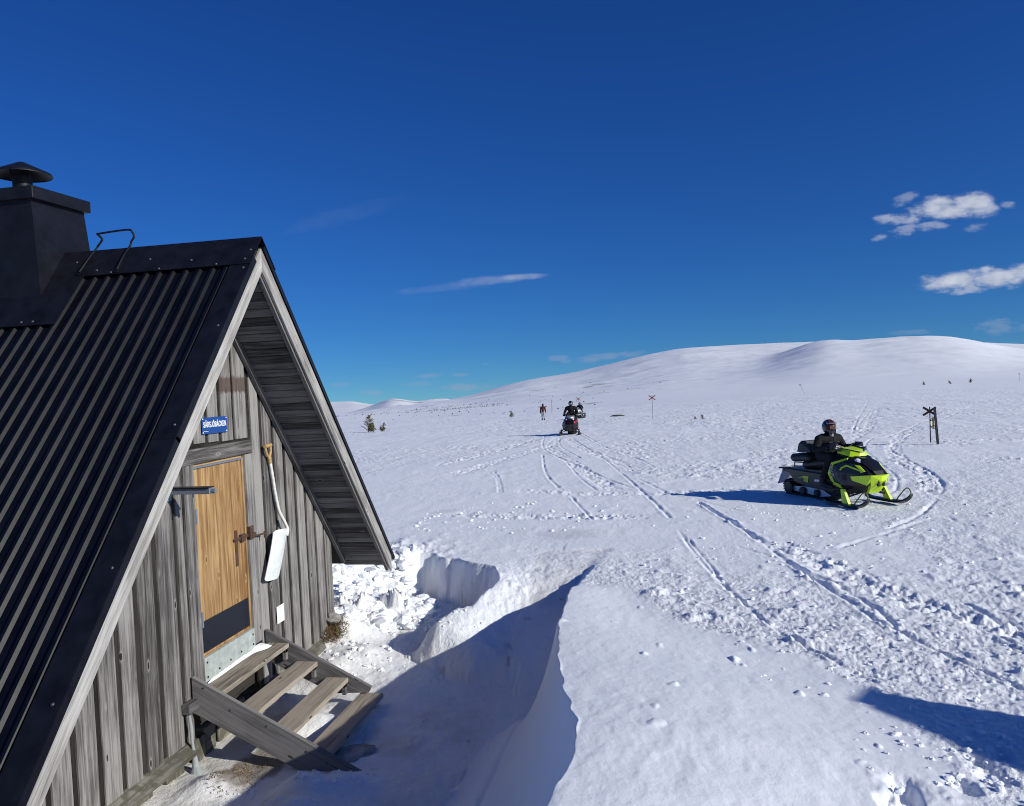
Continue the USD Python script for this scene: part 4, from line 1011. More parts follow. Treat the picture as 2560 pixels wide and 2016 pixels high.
tag(obj('rubble_stone', (sc_v, sl_f), 'stone', M=frame((2.42, -0.10, gz(2.42, -0.1) + 0.05), (1, 0.3, 0), (0, 1, 0.1)), smooth=True), 'small brown stone beside the dry grass at the hut corner', 'stone')

# loose clods of snow
q = random.Random(21); vs, fs, n = [], [], 0
lumps = [ball((0, 0, 0), 1.0, 1) for _ in range(6)]
for v, f in lumps: v *= (1 + 1.5 * (meshkit.fbm(v * 1.7 + q.uniform(0, 50), 2, 2)[:, None] - 0.5))
areas = [((-0.75, -1.45), 0.35, 60, (.015, .05)), ((-1.3, -1.2), 0.6, 70, (.012, .04)), ((1.8, -0.55), 0.5, 90, (.02, .07)), ((3.6, 0.0), 1.0, 420, (.04, .24)), ((4.2, 0.5), 0.9, 260, (.04, .2)), ((3.2, -0.5), 0.5, 80, (.03, .14)), ((3.0, -0.9), 0.6, 50, (.02, .07)),
         ((2.0, -1.5), 0.6, 60, (.015, .05)), ((-2.9, -5.8), 0.7, 160, (.012, .045)), ((-0.5, -6.2), 1.6, 220, (.012, .05)), ((3.6, -6.0), 2.2, 160, (.015, .06)), ((7.0, -7.5), 3.5, 150, (.02, .07)), ((8.3, -1.5), 2.2, 120, (.02, .08)), ((-0.1, -1.0), 0.8, 40, (.008, .02))]
for (cx, cy), r, k, (r0, r1) in areas:
    for _ in range(k):
        a, rr = q.uniform(0, 6.28), r * math.sqrt(q.random()); x, y = cx + rr * math.cos(a), cy + rr * math.sin(a)
        if x < 2.6 and y > -0.05: continue
        s = 0.62 * (r0 + (r1 - r0) * q.random() ** 2.5); v, f = lumps[q.randrange(6)]
        c, s_ = math.cos(a * 7), math.sin(a * 7); V = v * np.array([s, s * .8, s * .6]); V = np.stack([V[:, 0] * c - V[:, 1] * s_, V[:, 0] * s_ + V[:, 1] * c, V[:, 2]], 1)
        vs.append(V + (x, y, gz(x, y) + 0.25 * s - 0.005)); fs.append(f + n); n += len(V)
tag(obj('snow_clods', (np.vstack(vs), np.vstack(fs)), 'snow_clod'), 'loose lumps of broken snow along the pit and the tracks', 'snow', kind='stuff')

# ---------------------------------------------------------------- snowmobiles
def surface_y(hv, hf, x, z, side):
    """y of a convex hull's skin on one side at (x, z)."""
    a = hv[hf[:, 0]]; nn = np.cross(hv[hf[:, 1]] - a, hv[hf[:, 2]] - a); nn /= np.linalg.norm(nn, axis=1, keepdims=True) + 1e-12
    d = (nn * a).sum(1); k = nn[:, 1] * side > 1e-4
    out = np.full(len(x), 9.0)
    for n, dd in zip(nn[k], d[k]):
        out = np.minimum(out, (dd - n[0] * x - n[2] * z) / (n[1] * side))
    return side * out


def decal(shell, poly, side, lift=0.004, thick=0.008):
    """A thin plate that follows the skin of the shell, outline given in (x, z)."""
    m = trimesh.creation.extrude_polygon(Polygon(poly).buffer(0), 1.0, engine='earcut')
    v, f = np.array(m.vertices), np.array(m.faces)
    v, f = trimesh.remesh.subdivide_to_size(v, f, 0.08, max_iter=6)
    y = surface_y(shell[0], shell[1], v[:, 0], v[:, 1], side)
    out = np.stack([v[:, 0], y + side * (lift - thick + v[:, 2] * thick), v[:, 1]], 1)
    return out, (f if side < 0 else f[:, ::-1])


def snowmobile(name, label, M, c, group='snowmobiles on the snowfield', detail=True, lamps=False):
    t = thing(name, label, 'snowmobile', M, group)
    o = lambda n, m, mat, par=None, **k: obj(n, m, mat, par or t, **k)
    shell = hull(sym([(-.62, .33, .42), (-.60, .40, .60), (-.52, .36, .82), (-.50, .22, .97), (-.22, .42, .40), (-.28, .43, .64), (-.16, .31, .87), (-.10, .14, .93), (.20, .24, .40), (.27, .21, .61), (.08, .19, .80), (.33, .05, .56)]))
    o('hood', shell, c['body'])
    o('belly_pan', hull(sym([(-.95, .18, .22), (-.2, .30, .23), (.08, .18, .26), (.18, .22, .42), (-.2, .40, .44), (-.95, .30, .46)])), 'sled_matte')
    for s in (-1, 1):
        sp = o('side_panel', decal(shell, [(-.50, .45), (-.46, .70), (-.30, .82), (-.02, .80), (.16, .66), (.10, .47), (-.15, .42)], s, 0.012, 0.03), 'sled_grey')
        o('stripe', decal(shell, [(-.585, .60), (-.525, .80), (-.21, .905), (-.17, .875), (-.455, .775), (-.50, .62), (-.44, .42), (-.30, .345), (-.42, .35), (-.56, .46)], s, 0.018, 0.034), c['accent'], sp)
        o('stripe', decal(shell, [(-.265, .68), (-.245, .73), (-.155, .785), (.10, .70), (.125, .675), (.09, .678), (-.15, .758), (-.222, .716), (-.235, .68)], s, 0.020, 0.014), c['accent'], sp)
        o('stripe', decal(shell, [(-.01, .785), (.06, .775), (.185, .675), (.115, .645), (.085, .715)], s, 0.018, 0.014), c['accent'], sp)
        o('stripe', decal(shell, [(-.53, .375), (-.46, .44), (-.27, .41), (-.235, .335)], s, 0.018, 0.03), c['accent'], sp)
        o('chevron', decal(shell, [(.06, .50), (.17, .555), (.18, .535), (.13, .50), (.16, .475), (.14, .455)], s, 0.018, 0.012), 'sled_orange', sp)
        o('vent', decal(shell, [(-.20, .50), (-.21, .60), (-.13, .62), (-.12, .50)], s, 0.016, 0.012), 'sled_matte', sp)
        if detail:
            tm = meshkit.text_mesh('SKS', 0.085, 1.0, bold=True); v = np.array(tm.vertices); v, f = trimesh.remesh.subdivide_to_size(v, np.array(tm.faces), 0.06, max_iter=5)
            w = v[:, 0] * 1.0; h = v[:, 1] - 0.042; ang = math.radians(-66)
            x = -.532 + (w * math.cos(ang) - h * math.sin(ang)); z = .765 + (w * math.sin(ang) + h * math.cos(ang))
            if s > 0: x, z = -.415 - (w * math.cos(ang) * 1.0) * 1.0 - h * .9, .43 - w * math.sin(ang)
            y = surface_y(shell[0], shell[1], x, z, s) + s * (0.020 + 0.003 * v[:, 2])
            o('lettering', (np.stack([x, y, z], 1), f), 'sled_black' if s < 0 else 'sled_black', sp)
            y2 = surface_y(shell[0], shell[1], x + 0.008, z - .006, s) + s * (0.0185 + 0.001 * v[:, 2])
            o('lettering', (np.stack([x + 0.008, y2, z - .006], 1), f), 'white_paint', sp)
    # nose, lamps, windshield
    nose = o('bumper', cat_([hull(sym([(.375, .03, .60), (.365, .03, .50), (.13, .12, .25), (.25, .17, .40), (.31, .22, .61), (.02, .10, .25)])), *[hull([(.31, s * .20, .615), (.02, s * .43, .585), (.04, s * .41, .51), (.23, s * .25, .42), (.29, s * .19, .5)]) for s in (-1, 1)]]), c['accent2'])
    if detail:
        o('vent', cat_([box((.30, y - .02, .40), (.345, y + .02, .52)) for y in (-.06, .06)]), 'sled_black', nose)
    o('hood_top', hull(sym([(-.14, .16, .93), (-.05, .20, .865), (.08, .19, .82), (.26, .12, .68), (.31, .08, .60), (.02, .05, .89), (.22, .05, .72)])), 'sled_black')
    for s in (-1, 1):
        o('headlight', hull([(-.06, s * .03, .885), (-.05, s * .21, .90), (-.10, s * .24, .86), (.05, s * .19, .825), (.05, s * .03, .84), (.0, s * .23, .84)]), 'lamp_lit' if lamps else 'lens_clear')
    ws = o('windshield', hull(sym([(-.55, .20, 1.075), (-.52, .23, .975), (-.24, .16, 1.04), (-.12, .05, 1.0), (-.10, .09, .91), (-.20, .23, .93), (-.545, .2, .97)])), c['screen'])
    if detail:
        o('screen_rim', tube([(-.55, -.205, 1.08), (-.24, -.165, 1.045), (-.115, -.05, 1.005), (-.115, .05, 1.005), (-.24, .165, 1.045), (-.55, .205, 1.08)], .009, 6), 'sled_black', ws)
    # tunnel, running boards, seat, luggage
    o('tunnel', hull(sym([(-2.22, .20, .50), (-2.22, .19, .545), (-1.9, .20, .57), (-.6, .20, .60), (-.6, .20, .42), (-1.7, .20, .42)])), 'sled_grey')
    for s in (-1, 1):
        rb = o('running_board', hull([(x, s * y, z) for x, z in ((-1.97, .555), (-1.72, .31), (-1.36, .25), (-.68, .215), (-.45, .29), (-.84, .49), (-.95, .53)) for y in (.215, .285)]), 'sled_black')
        o('stripe', prism([(-1.63, .395), (-1.43, .45), (-1.29, .455), (-1.31, .33), (-1.45, .345), (-1.42, .40), (-1.45, .425)], .004, frame((0, s * .290 - (.002 if s > 0 else .002), 0), (1, 0, 0), z=(0, -1, 0))), c['accent'], rb)
        o('stripe', prism([(-1.12, .37), (-1.12, .41), (-.98, .42), (-.98, .38)], .004, frame((0, s * .290 - .002, 0), (1, 0, 0), z=(0, -1, 0))), 'sled_silver', rb)
        if detail and s < 0:
            tm = meshkit.text_mesh('XT', 0.06, 0.003, bold=True); v = np.array(tm.vertices); v[:, 0] += v[:, 1] * .25
            o('lettering', (np.stack([v[:, 0] - 1.43, -.293 - v[:, 2], v[:, 1] + .365], 1), np.array(tm.faces)), 'sled_black', rb)
    o('snow_flap', hull([(-2.18, s * .22, .50) for s in (-1, 1)] + [(-2.19, s * .22, .50) for s in (-1, 1)] + [(-2.34, s * .23, .21) for s in (-1, 1)] + [(-2.35, s * .23, .21) for s in (-1, 1)]), 'flap')
    o('rear_bumper', tube(curve([(-1.9, -.23, .58), (-2.2, -.235, .555), (-2.30, -.20, .55), (-2.32, 0, .55), (-2.30, .20, .55), (-2.2, .235, .555), (-1.9, .23, .58)], 36), .014, 8), 'sled_black', smooth=True)
    o('seat', flesh([[((-1.62, 0, .66), .09), ((-1.2, 0, .70), .11), ((-.85, 0, .77), .11), ((-.62, 0, .85), .10)], [((-1.6, .06, .66), .09), ((-.85, .07, .76), .09)], [((-1.6, -.06, .66), .09), ((-.85, -.07, .76), .09)]], .05, 4), 'leather', smooth=True)
    if c.get('box', True):
        bx = o('luggage_box', flesh([[((-1.80, s * .20, .80), .085), ((-1.36, s * .20, .82), .075)] for s in (-1, 1)] + [[((-1.80, -.20, .80), .085), ((-1.80, .20, .80), .085)], [((-1.36, -.2, .82), .075), ((-1.36, .2, .82), .075)], [((-1.6, -.1, .82), .09), ((-1.6, .1, .82), .09)]], .04, 2), 'leather', smooth=50)
        o('backrest', hull([(x + dx, y * sy, z) for sy in (-1, 1) for x, y, z in ((-1.66, .25, .93), (-1.62, .235, 1.10), (-1.58, .19, 1.16)) for dx in (0, .13)] + [(-1.30, s * .20, .94) for s in (-1, 1)]), 'leather', bx)
    o('rack', cat_([tube([(-1.85, s * .17, .60), (-1.82, s * .19, .70), (-1.4, s * .19, .72)], .012, 6) for s in (-1, 1)]), 'sled_black')
    # track and suspension
    path = curve([(-2.03, .30), (-2.17, .24), (-2.18, .12), (-2.08, .035), (-1.8, .02), (-1.2, .015), (-.95, .03), (-.60, .17), (-.52, .30), (-.62, .40), (-1.1, .37), (-1.7, .35), (-2.03, .30)], 72)[:-1]
    loop = []
    nrm = np.roll(path, -1, 0) - np.roll(path, 1, 0); nrm = np.stack([nrm[:, 1], -nrm[:, 0]], 1); nrm /= np.linalg.norm(nrm, axis=1, keepdims=True)
    if np.sum((path - path.mean(0)) * nrm) < 0: nrm = -nrm
    v, f, m_ = [], [], len(path)
    for k in range(m_):
        for r, y in ((0, -.19), (0, .19), (-.022, .19), (-.022, -.19)):
            p = path[k] + nrm[k] * r; v.append((p[0], y, p[1]))
    for k in range(m_):
        a, b = k * 4, ((k + 1) % m_) * 4
        for i in range(4):
            j = (i + 1) % 4; f += [(a + i, b + i, b + j), (a + i, b + j, a + j)]
    tk = o('track', (np.array(v, float), np.array(f)), 'sled_matte')
    for k in range(0, m_, 2 if detail else 6):
        p, n_ = path[k], nrm[k]; tt = np.array([-n_[1], n_[0]])
        o('track_lug', hull([(*(lambda w: (w[0], y, w[1]))(p + n_ * r + tt * u),) for y in (-.185, .185) for r in (-.002, .042) for u in (-.012, .012)]), 'sled_matte', tk)
    ra = o('rail', cat_([hull([(x, s * y, z) for x, z in ((-2.03, .10), (-1.1, .05), (-.8, .10), (-1.05, .19), (-1.5, .21), (-2.0, .19)) for y in (.11, .155)]) for s in (-1, 1)]), 'sled_silver')
    for x, z, r in ((-2.04, .155, .115), (-1.62, .115, .085), (-1.2, .12, .07), (-.72, .28, .10)):
        for s in (-1, 1):
            o('wheel', cyl((x, s * .155, z), (x, s * .20, z), r, n=18), 'sled_black', ra, smooth=40)
            o('wheel', cyl((x, s * .201, z), (x, s * .204, z), r * .55, n=14), 'sled_grey', ra, smooth=40)
    # skis and front suspension
    for s in (-1, 1):
        pr = [(-.57, .075), (-.48, .045), (-.2, .035), (.18, .035), (.34, .06), (.46, .12), (.52, .19)]
        cen = curve([(x, s * .50, z) for x, z in pr], 30); W = np.interp(cen[:, 0], [-.57, -.4, .2, .4, .52], [.06, .085, .095, .08, .04])
        v = []
        for p, w in zip(cen, W):
            v += [p + (0, -w, .012), p + (0, -w * .5, -.006), p + (0, 0, -.018), p + (0, w * .5, -.006), p + (0, w, .012), p + (0, w * .9, .045), p + (0, 0, .050), p + (0, -w * .9, .045)]
        f = []
        for k in range(len(cen) - 1):
            for i in range(8):
                a, b = k * 8 + i, k * 8 + (i + 1) % 8; f += [(a, a + 8, b + 8), (a, b + 8, b)]
        e = (len(cen) - 1) * 8
        f += [(0, i, i + 1) for i in range(1, 7)] + [(e, e + i + 1, e + i) for i in range(1, 7)]
        sk = o('ski', (np.array(v), np.array(f)), 'sled_black')
        o('loop', tube(curve([(.16, s * .50, .075), (.27, s * .50, .20), (.39, s * .50, .315), (.47, s * .50, .325), (.51, s * .50, .27), (.505, s * .50, .185)], 30), .012, 7), c['loop'], sk, smooth=True)
        o('spindle', hull([(-.17, s * .45, .34), (-.17, s * .50, .34), (-.09, s * .45, .34), (-.09, s * .50, .34), (-.11, s * .47, .06), (-.11, s * .53, .06), (.06, s * .47, .065), (.06, s * .53, .065), (-.04, s * .47, .13), (-.04, s * .53, .13)]), c['accent2'], sk)
        o('steering_arm', cat_([tube([(-.05, s * .20, .36), (-.11, s * .47, .30)], .016, 6), tube([(-.32, s * .20, .36), (-.13, s * .47, .30)], .016, 6), tube([(.04, s * .20, .27), (-.10, s * .49, .17)], .017, 6), tube([(-.30, s * .22, .27), (-.12, s * .49, .17)], .017, 6)]), 'sled_matte')
        o('shock', cat_([tube([(-.14, s * .24, .55), (-.11, s * .45, .24)], .018, 8)] + [moved(lathe([(.030, -.006), (.038, 0), (.030, .006)], 12), frame(np.array([-.137, s * .26, .52]) * (1 - u) + np.array([-.112, s * .43, .28]) * u, (0, 1, 0), z=(.03, s * .19, -.29))) for u in np.linspace(0, 1, 9)]), 'sled_matte')
    # steering
    hb = o('handlebar', cat_([tube(curve([(-.63, -.37, 1.10), (-.57, -.22, 1.13), (-.53, 0, 1.06), (-.57, .22, 1.13), (-.63, .37, 1.10)], 30), .012, 8), tube([(-.53, 0, 1.06), (-.48, 0, .92)], .022, 8)]), 'sled_black', smooth=50)
    for s in (-1, 1):
        o('hand_guard', hull([(-.56, s * .24, 1.17), (-.53, s * .40, 1.15), (-.52, s * .24, 1.08), (-.50, s * .40, 1.06), (-.58, s * .43, 1.12), (-.47, s * .3, 1.12)]), 'sled_black', hb)
    if detail:
        for s in (-1, 1):
            mr = o('mirror', hull([(-.44, s * .22, 1.00), (-.40, s * .36, 1.03), (-.44, s * .22, 1.06), (-.40, s * .37, 1.075), (-.37, s * .3, 1.04), (-.36, s * .25, 1.03)]), 'sled_black')
            o('glass', hull([(-.448, s * .24, 1.01), (-.41, s * .355, 1.035), (-.445, s * .24, 1.05), (-.412, s * .36, 1.068), (-.45, s * .3, 1.04)]), 'lens_clear', mr)
    return t


def glove(wrist, tip, up, s, scale=1.0):
    """Palm with five fingers closing round a bar."""
    w, d = np.array(wrist, float), np.array(tip, float) - np.array(wrist, float); L = np.linalg.norm(d); d /= L
    up = np.array(up, float); side = np.cross(d, up); side /= np.linalg.norm(side); up = np.cross(side, d); k = scale
    palm = w + d * .05 * k
    ch = [[(w, .036 * k), (palm, .042 * k), (w + d * .095 * k, .036 * k)], [(palm - side * .03 * k, .026 * k), (palm + side * .03 * k, .026 * k)]]
    for i, (o_, ln) in enumerate(((-.036, .062), (-.012, .072), (.012, .068), (.036, .054))):
        a = w + d * .095 * k + side * o_ * k
        ch.append([(a, .0145 * k), (a + (d * .6 + up * .25) * ln * .5 * k, .0135 * k), (a + (d * .75 - up * .55) * ln * .8 * k, .0125 * k), (a + (d * .25 - up * 1.0) * ln * .9 * k, .0115 * k)])
    th = w + d * .03 * k - side * s * .038 * k
    ch.append([(th, .018 * k), (th + (d * .5 - side * s * .5 - up * .3) * .05 * k, .015 * k), (th + (d * 1.1 - side * s * .2 - up * .8) * .055 * k, .012 * k)])
    return flesh(ch, .014, 3)


def helmet(t, c, face, M=None, peak=True, col='helmet_black'):
    """Full-face helmet at c looking along face (x, y)."""
    fx = np.array([face[0], face[1], face[2] if len(face) > 2 else 0.0]); Mh = frame(c, fx, z=(0, 0, 1)) if abs(fx[2]) < 1e-6 else frame(c, fx, (-fx[1], fx[0], 0))
    v, f = ball((0, 0, 0), 1.0, 3)
    v = v * np.array([.148, .132, .150]); v[:, 0] -= .01
    low = v[:, 2] < -.03
    v[low, 0] += np.where(v[low, 0] > 0, .035, 0) * np.minimum(1, (-.03 - v[low, 2]) / .06); v[:, 2] = np.maximum(v[:, 2], -.128)
    keep = ~np.all((v[f][:, :, 0] > .075) & (v[f][:, :, 2] > -.055) & (v[f][:, :, 2] < .045) & (np.abs(v[f][:, :, 1]) < .115), axis=1)
    h = obj('helmet', moved((v, f[keep]), Mh), col, t, smooth=True)
    return h, Mh


def rider(name, label, M, jacket='cloth_black', rise=0.0, fancy=True):
    t = thing(name, label, 'person', M)
    u = rise; hip, chest, neck = (-1.08, 0, .90 + u), (-1.02, 0, 1.16 + u), (-.995, 0, 1.30 + u)
    ch = [[(hip, .165), ((-1.07, 0, 1.02 + u), .165), (chest, .175), (neck, .075), ((-.985, 0, 1.40 + u), .065)]]
    for s in (-1, 1):
        ch += [[(chest, .15), ((-1.02, s * .13, 1.20 + u), .13), ((-1.01, s * .235, 1.215 + u), .088), ((-.98, s * .36, 1.02 + .75 * u), .066), ((-.80, s * .345, 1.045 + .35 * u), .055), ((-.69, s * .335, 1.085), .045)],
               [((-1.10, s * .08, .88 + u), .150), ((-1.02, s * .15, .88 + u), .118), ((-.64 - .25 * (u > 0), s * .275, .90 - .05 * (u > 0)), .086), ((-.78, s * .32, .58), .066), ((-.82, s * .325, .40), .056)],
               [((-.82, s * .325, .385), .055), ((-.66, s * .33, .345), .045)]]
    obj('body', flesh(ch, .03, 4), jacket, t, smooth=True)
    for s in (-1, 1):
        obj('glove', glove((-.70, s * .335, 1.085), (-.58, s * .325, 1.115), (0, 0, 1), s), 'glove', t, smooth=True)
        obj('boot', flesh([[((-.83, s * .325, .48), .066), ((-.83, s * .325, .36), .066), ((-.66, s * .33, .325), .05), ((-.60, s * .33, .32), .042)]], .03, 2), 'glove', t, smooth=True)
    hu = np.array([0, 0, u]); head = flesh([[((-.985, 0, 1.385), .075), ((-.975, 0, 1.45), .098), ((-.97, 0, 1.485), .10)], [((-.895, 0, 1.455), .018), ((-.875, 0, 1.435), .014)], [((-.93, .0, 1.40), .045), ((-.915, 0, 1.395), .035)]], .02, 2)
    obj('head', (head[0] + hu, head[1]), 'skin', t, smooth=True)
    fc = np.array([0.96, -0.22, 0.0]) if fancy else np.array([1.0, 0, 0])
    h, Mh = helmet(t, (-.975, 0, 1.455 + u), fc, col='helmet_black')
    if True:
        g = moved(hull([(.085, y, z) for y in (-.10, .10) for z in (-.045, .04)] + [(.132, y, z) for y in (-.055, .055) for z in (-.04, .035)]), Mh)
        obj('goggles', g, 'goggle' if fancy else 'helmet_grey', h)
        obj('chin_guard', moved(hull([(.12, y, z) for y in (-.075, .075) for z in (-.125, -.055)] + [(.175, y, z) for y in (-.045, .045) for z in (-.115, -.075)]), Mh), 'helmet_black', h)
        obj('peak', moved(hull([(.09, y, .062) for y in (-.10, .10)] + [(.075, y, .088) for y in (-.10, .10)] + [(.195, y, .085) for y in (-.075, .075)] + [(.20, y, .075) for y in (-.07, .07)]), Mh), 'helmet_grey' if fancy else 'helmet_black', h)
        if fancy:
            for y0, y1, mt in ((-.040, -.020, 'helmet_red'), (.020, .040, 'helmet_red'), (-.125, -.075, 'helmet_grey'), (.075, .125, 'helmet_grey')):
                vs, fs = [], []
                for i, a in enumerate(np.linspace(math.radians(25), math.radians(150), 16)):
                    for y in (y0, y1):
                        kk = math.sqrt(max(0, 1 - (y / .134) ** 2)); vs.append(((.1505 * math.cos(a)) * kk - .01, y * 1.01, .1525 * math.sin(a) * kk))
                    if i: fs += [(2 * i - 2, 2 * i - 1, 2 * i + 1), (2 * i - 2, 2 * i + 1, 2 * i)]
                obj('stripe', moved((np.array(vs), np.array(fs)), Mh), mt, h, smooth=True)
    if fancy:
        obj('collar', flesh([[((-.93, -.03, 1.30), .025), ((-.90, 0, 1.27), .022), ((-.93, .03, 1.30), .025)]], .02, 1), 'cloth_grey', t, smooth=True)
        obj('zip', cat_([tube([(-.865, 0, 1.27), (-.84, 0, 1.16), (-.885, 0, 1.0)], .006, 5), box((-.87, -.13, 1.15), (-.842, -.05, 1.165)), box((-.87, .05, 1.15), (-.842, .13, 1.165))]), 'sled_grey', t)
    return t


psi = math.radians(-149.74)
def place(x, y, ang, dz=0.0, roll=0.0):
    hx = np.array([math.cos(ang), math.sin(ang)]); g = lambda u: gz_(x + hx[0] * u, y + hx[1] * u)
    slope = (g(0.2) - g(-1.9)) / 2.1
    M = frame((x, y, g(-.2) + dz), (hx[0], hx[1], slope), (-hx[1], hx[0], 0)); return M
gz_ = lambda x, y: float(plain(np.array([x]), np.array([y]))[0])

GREEN = dict(body='sled_black', accent='sled_green', accent2='sled_green', screen='sled_green', loop='green_tube')
RED = dict(body='sled_black', accent='sled_red', accent2='sled_black', screen='sled_silver', loop='sled_matte', box=False)
WHITE = dict(body='sled_white', accent='sled_white', accent2='sled_black', screen='sled_silver', loop='sled_matte', box=False)
M1 = place(9.0233, -7.9901, psi, 0.0)
snowmobile('snowmobile', 'lime green and black snowmobile nearest the camera with a black luggage box', M1, GREEN)
rider('person', 'person in black jacket and full face helmet riding the lime green snowmobile', M1)
a2 = math.pi + 0.03
M2 = place(36.0, 0.80, a2, 0.0)
snowmobile('snowmobile', 'red and black snowmobile coming head on along the trail, nearer of the distant two', M2, RED, detail=False)
rider('person', 'person in black standing up with helmet on the red and black snowmobile', M2, rise=0.27, fancy=False)
a3 = math.pi - 0.25
M3 = place(76.5, 4.85, a3, 0.0)
snowmobile('snowmobile', 'white and black snowmobile with lit headlights farther behind the red one', M3, WHITE, detail=False, lamps=True)
rider('person', 'person in black on the farther white snowmobile with lit headlights', M3, rise=0.12, fancy=False)

# the man on foot, carrying a bar across his shoulders
def walker():
    x, y = 79.0, 8.78; z = gz_(x, y)
    M = frame((x, y, z), (1, 0.05, 0), (-0.05, 1, 0))
    t = thing('person', 'person on foot in dark red jacket and grey trousers with a bar across the shoulders', 'person', M)
    ch = [[((0, 0, .95), .15), ((0, 0, 1.15), .15), ((.0, 0, 1.36), .16), ((0, 0, 1.50), .07), ((.01, 0, 1.58), .06)]]
    for s in (-1, 1):
        ch += [[((0, 0, 1.34), .14), ((0, s * .19, 1.41), .085), ((-.02, s * .27, 1.14), .062), ((.05, s * .28, .90), .048)], [((.05, s * .28, .90), .045), ((.07, s * .28, .81), .04)]]
        ch += [[((0, s * .08, .92), .13), ((.03 * s, s * .11, .50), .078), ((-.02 + .05 * s, s * .12, .10), .055)]]
    obj('body', flesh(ch, .035, 4), 'cloth_grey', t, smooth=True)
    jk = [[((0, 0, .98), .165), ((0, 0, 1.15), .165), ((.0, 0, 1.36), .172), ((0, 0, 1.48), .09)]]
    for s in (-1, 1): jk += [[((0, 0, 1.34), .15), ((0, s * .19, 1.41), .097), ((-.02, s * .27, 1.14), .074), ((.05, s * .28, .92), .06)]]
    obj('jacket', flesh(jk, .035, 3), 'cloth_red', t, smooth=True)
    for s in (-1, 1):
        obj('glove', glove((.05, s * .28, .90), (.07, s * .28, .78), (1, 0, 0), s), 'glove', t, smooth=True)
        obj('boot', flesh([[((-.02 + .05 * s, s * .12, .18), .07), ((-.02 + .05 * s, s * .12, .06), .065), ((.14 + .05 * s, s * .13, .05), .05)]], .03, 2), 'glove', t, smooth=True)
    obj('head', flesh([[((.02, 0, 1.56), .07), ((.03, 0, 1.64), .095), ((.02, 0, 1.68), .095)], [((.12, 0, 1.63), .016), ((.13, 0, 1.61), .014)]], .02, 2), 'skin', t, smooth=True)
    obj('hood', flesh([[((-.02, 0, 1.52), .10), ((-.02, 0, 1.66), .115), ((.0, 0, 1.72), .10)]], .025, 2), 'helmet_black', t, smooth=True)
    b = tag(obj('bar', tube([(-.13, -.46, 1.49), (-.13, .50, 1.47)], .035, 8), 'pole_dark', None, M), 'dark bar carried across the shoulders of the person on foot', 'bar')
walker()

# ---------------------------------------------------------------- trail marks
def cross_pole(x, y, hgt, lean, label, mat='cross_red', arm=0.30, face=(-1, 0), r=0.016, group=None, sink=0.25):
    z = gz_(x, y); t = thing('trail_marker', label, 'trail marker', None, group)
    d = np.array([lean[0], lean[1], 1.0]); p = np.array([x, y, z]); top = p + d * hgt
    obj('pole', tube([p - d * sink, top], [r, r], 8), 'pole_grey' if mat == 'cross_red' else 'pole_dark', t, smooth=50)
    fn = np.array([face[0], face[1], 0.0]); fn /= np.linalg.norm(fn); sd = np.array([-fn[1], fn[0], 0]); c = p + d * (hgt - arm * 0.62) + fn * (r + .012)
    for s in (-1, 1):
        ax = sd * s * 0.83 + np.array([0, 0, 0.56]); M = frame(c - ax / np.linalg.norm(ax) * arm + fn * .012 * s, ax, z=fn)
        obj('arm', plank(2 * arm, 0.075, 0.012, .002), mat, t, M)
    return t
cross_pole(23.5, -13.47, 1.27, (0.0, -0.0), 'dark red cross on a thin pole beside the leaning signpost', 'cross_dark', 0.255, (-0.86, 0.5), 0.019)
t = thing('signpost', 'leaning dark wooden post with a round plate seen from behind beside the cross pole', 'sign')
P0 = np.array([22.51, -13.40, gz_(22.51, -13.40)]); dd = np.array([0.0, 0.060, 1.0])
obj('post', hull([P0 + dd * u + np.array([sx * .035, sy * .035, 0]) for u in (-.25, 1.27) for sx in (-1, 1) for sy in (-1, 1)]), 'pole_dark', t)
pc = P0 + dd * 0.74; pn = np.array([-0.77, -0.64, 0.0]); pn /= np.linalg.norm(pn)
Mp = frame(pc + np.array([0.055, 0.055, 0]), (-pn[1], pn[0], 0), z=pn)
pl_ = obj('plate', moved(lathe([(.0001, .004), (.185, .004), (.195, 0), (.185, -.004), (.0001, -.004)], 36), Mp), 'sign_back', t, smooth=30)
obj('rim', moved(lathe([(.180, .007), (.20, .006), (.20, -.006), (.180, -.007), (.180, .007)], 36), Mp), 'pole_dark', pl_)
for u in (-.10, .10):
    obj('clamp', moved(box((-.17, u - .012, .006), (.17, u + .012, .018)), Mp), 'pole_dark', pl_)
cross_pole(61.29, -3.25, 1.98, (0, 0), 'red cross on a thin upright pole in the middle of the open plain', arm=0.34, r=0.022)
cross_pole(107.76, 7.49, 2.35, (0.0, 0.21), 'red cross on a pole leaning left behind the white snowmobile', arm=0.40, r=0.024)
cross_pole(272.0, -50.2, 3.4, (0.0, 0.45), 'red cross on a strongly tilted pole far off below the fell', arm=0.55, r=0.05)
cross_pole(455.0, -188.0, 4.6, (0.0, 0.05), 'red cross on a pole at the far right edge of the plain', arm=0.6, r=0.06)
tk = thing('marker_stick', 'thin bare stick standing in the snow right of the person on foot', 'stick')
sx_, sy_ = 140.0, 16.4; sz_ = gz_(sx_, sy_); obj('stick', tube([(sx_, sy_, sz_ - .3), (sx_, sy_ - 0.06, sz_ + 1.0), (sx_, sy_ - .02, sz_ + 2.3)], [.05, .045, .035], 6), 'pole_grey', tk)

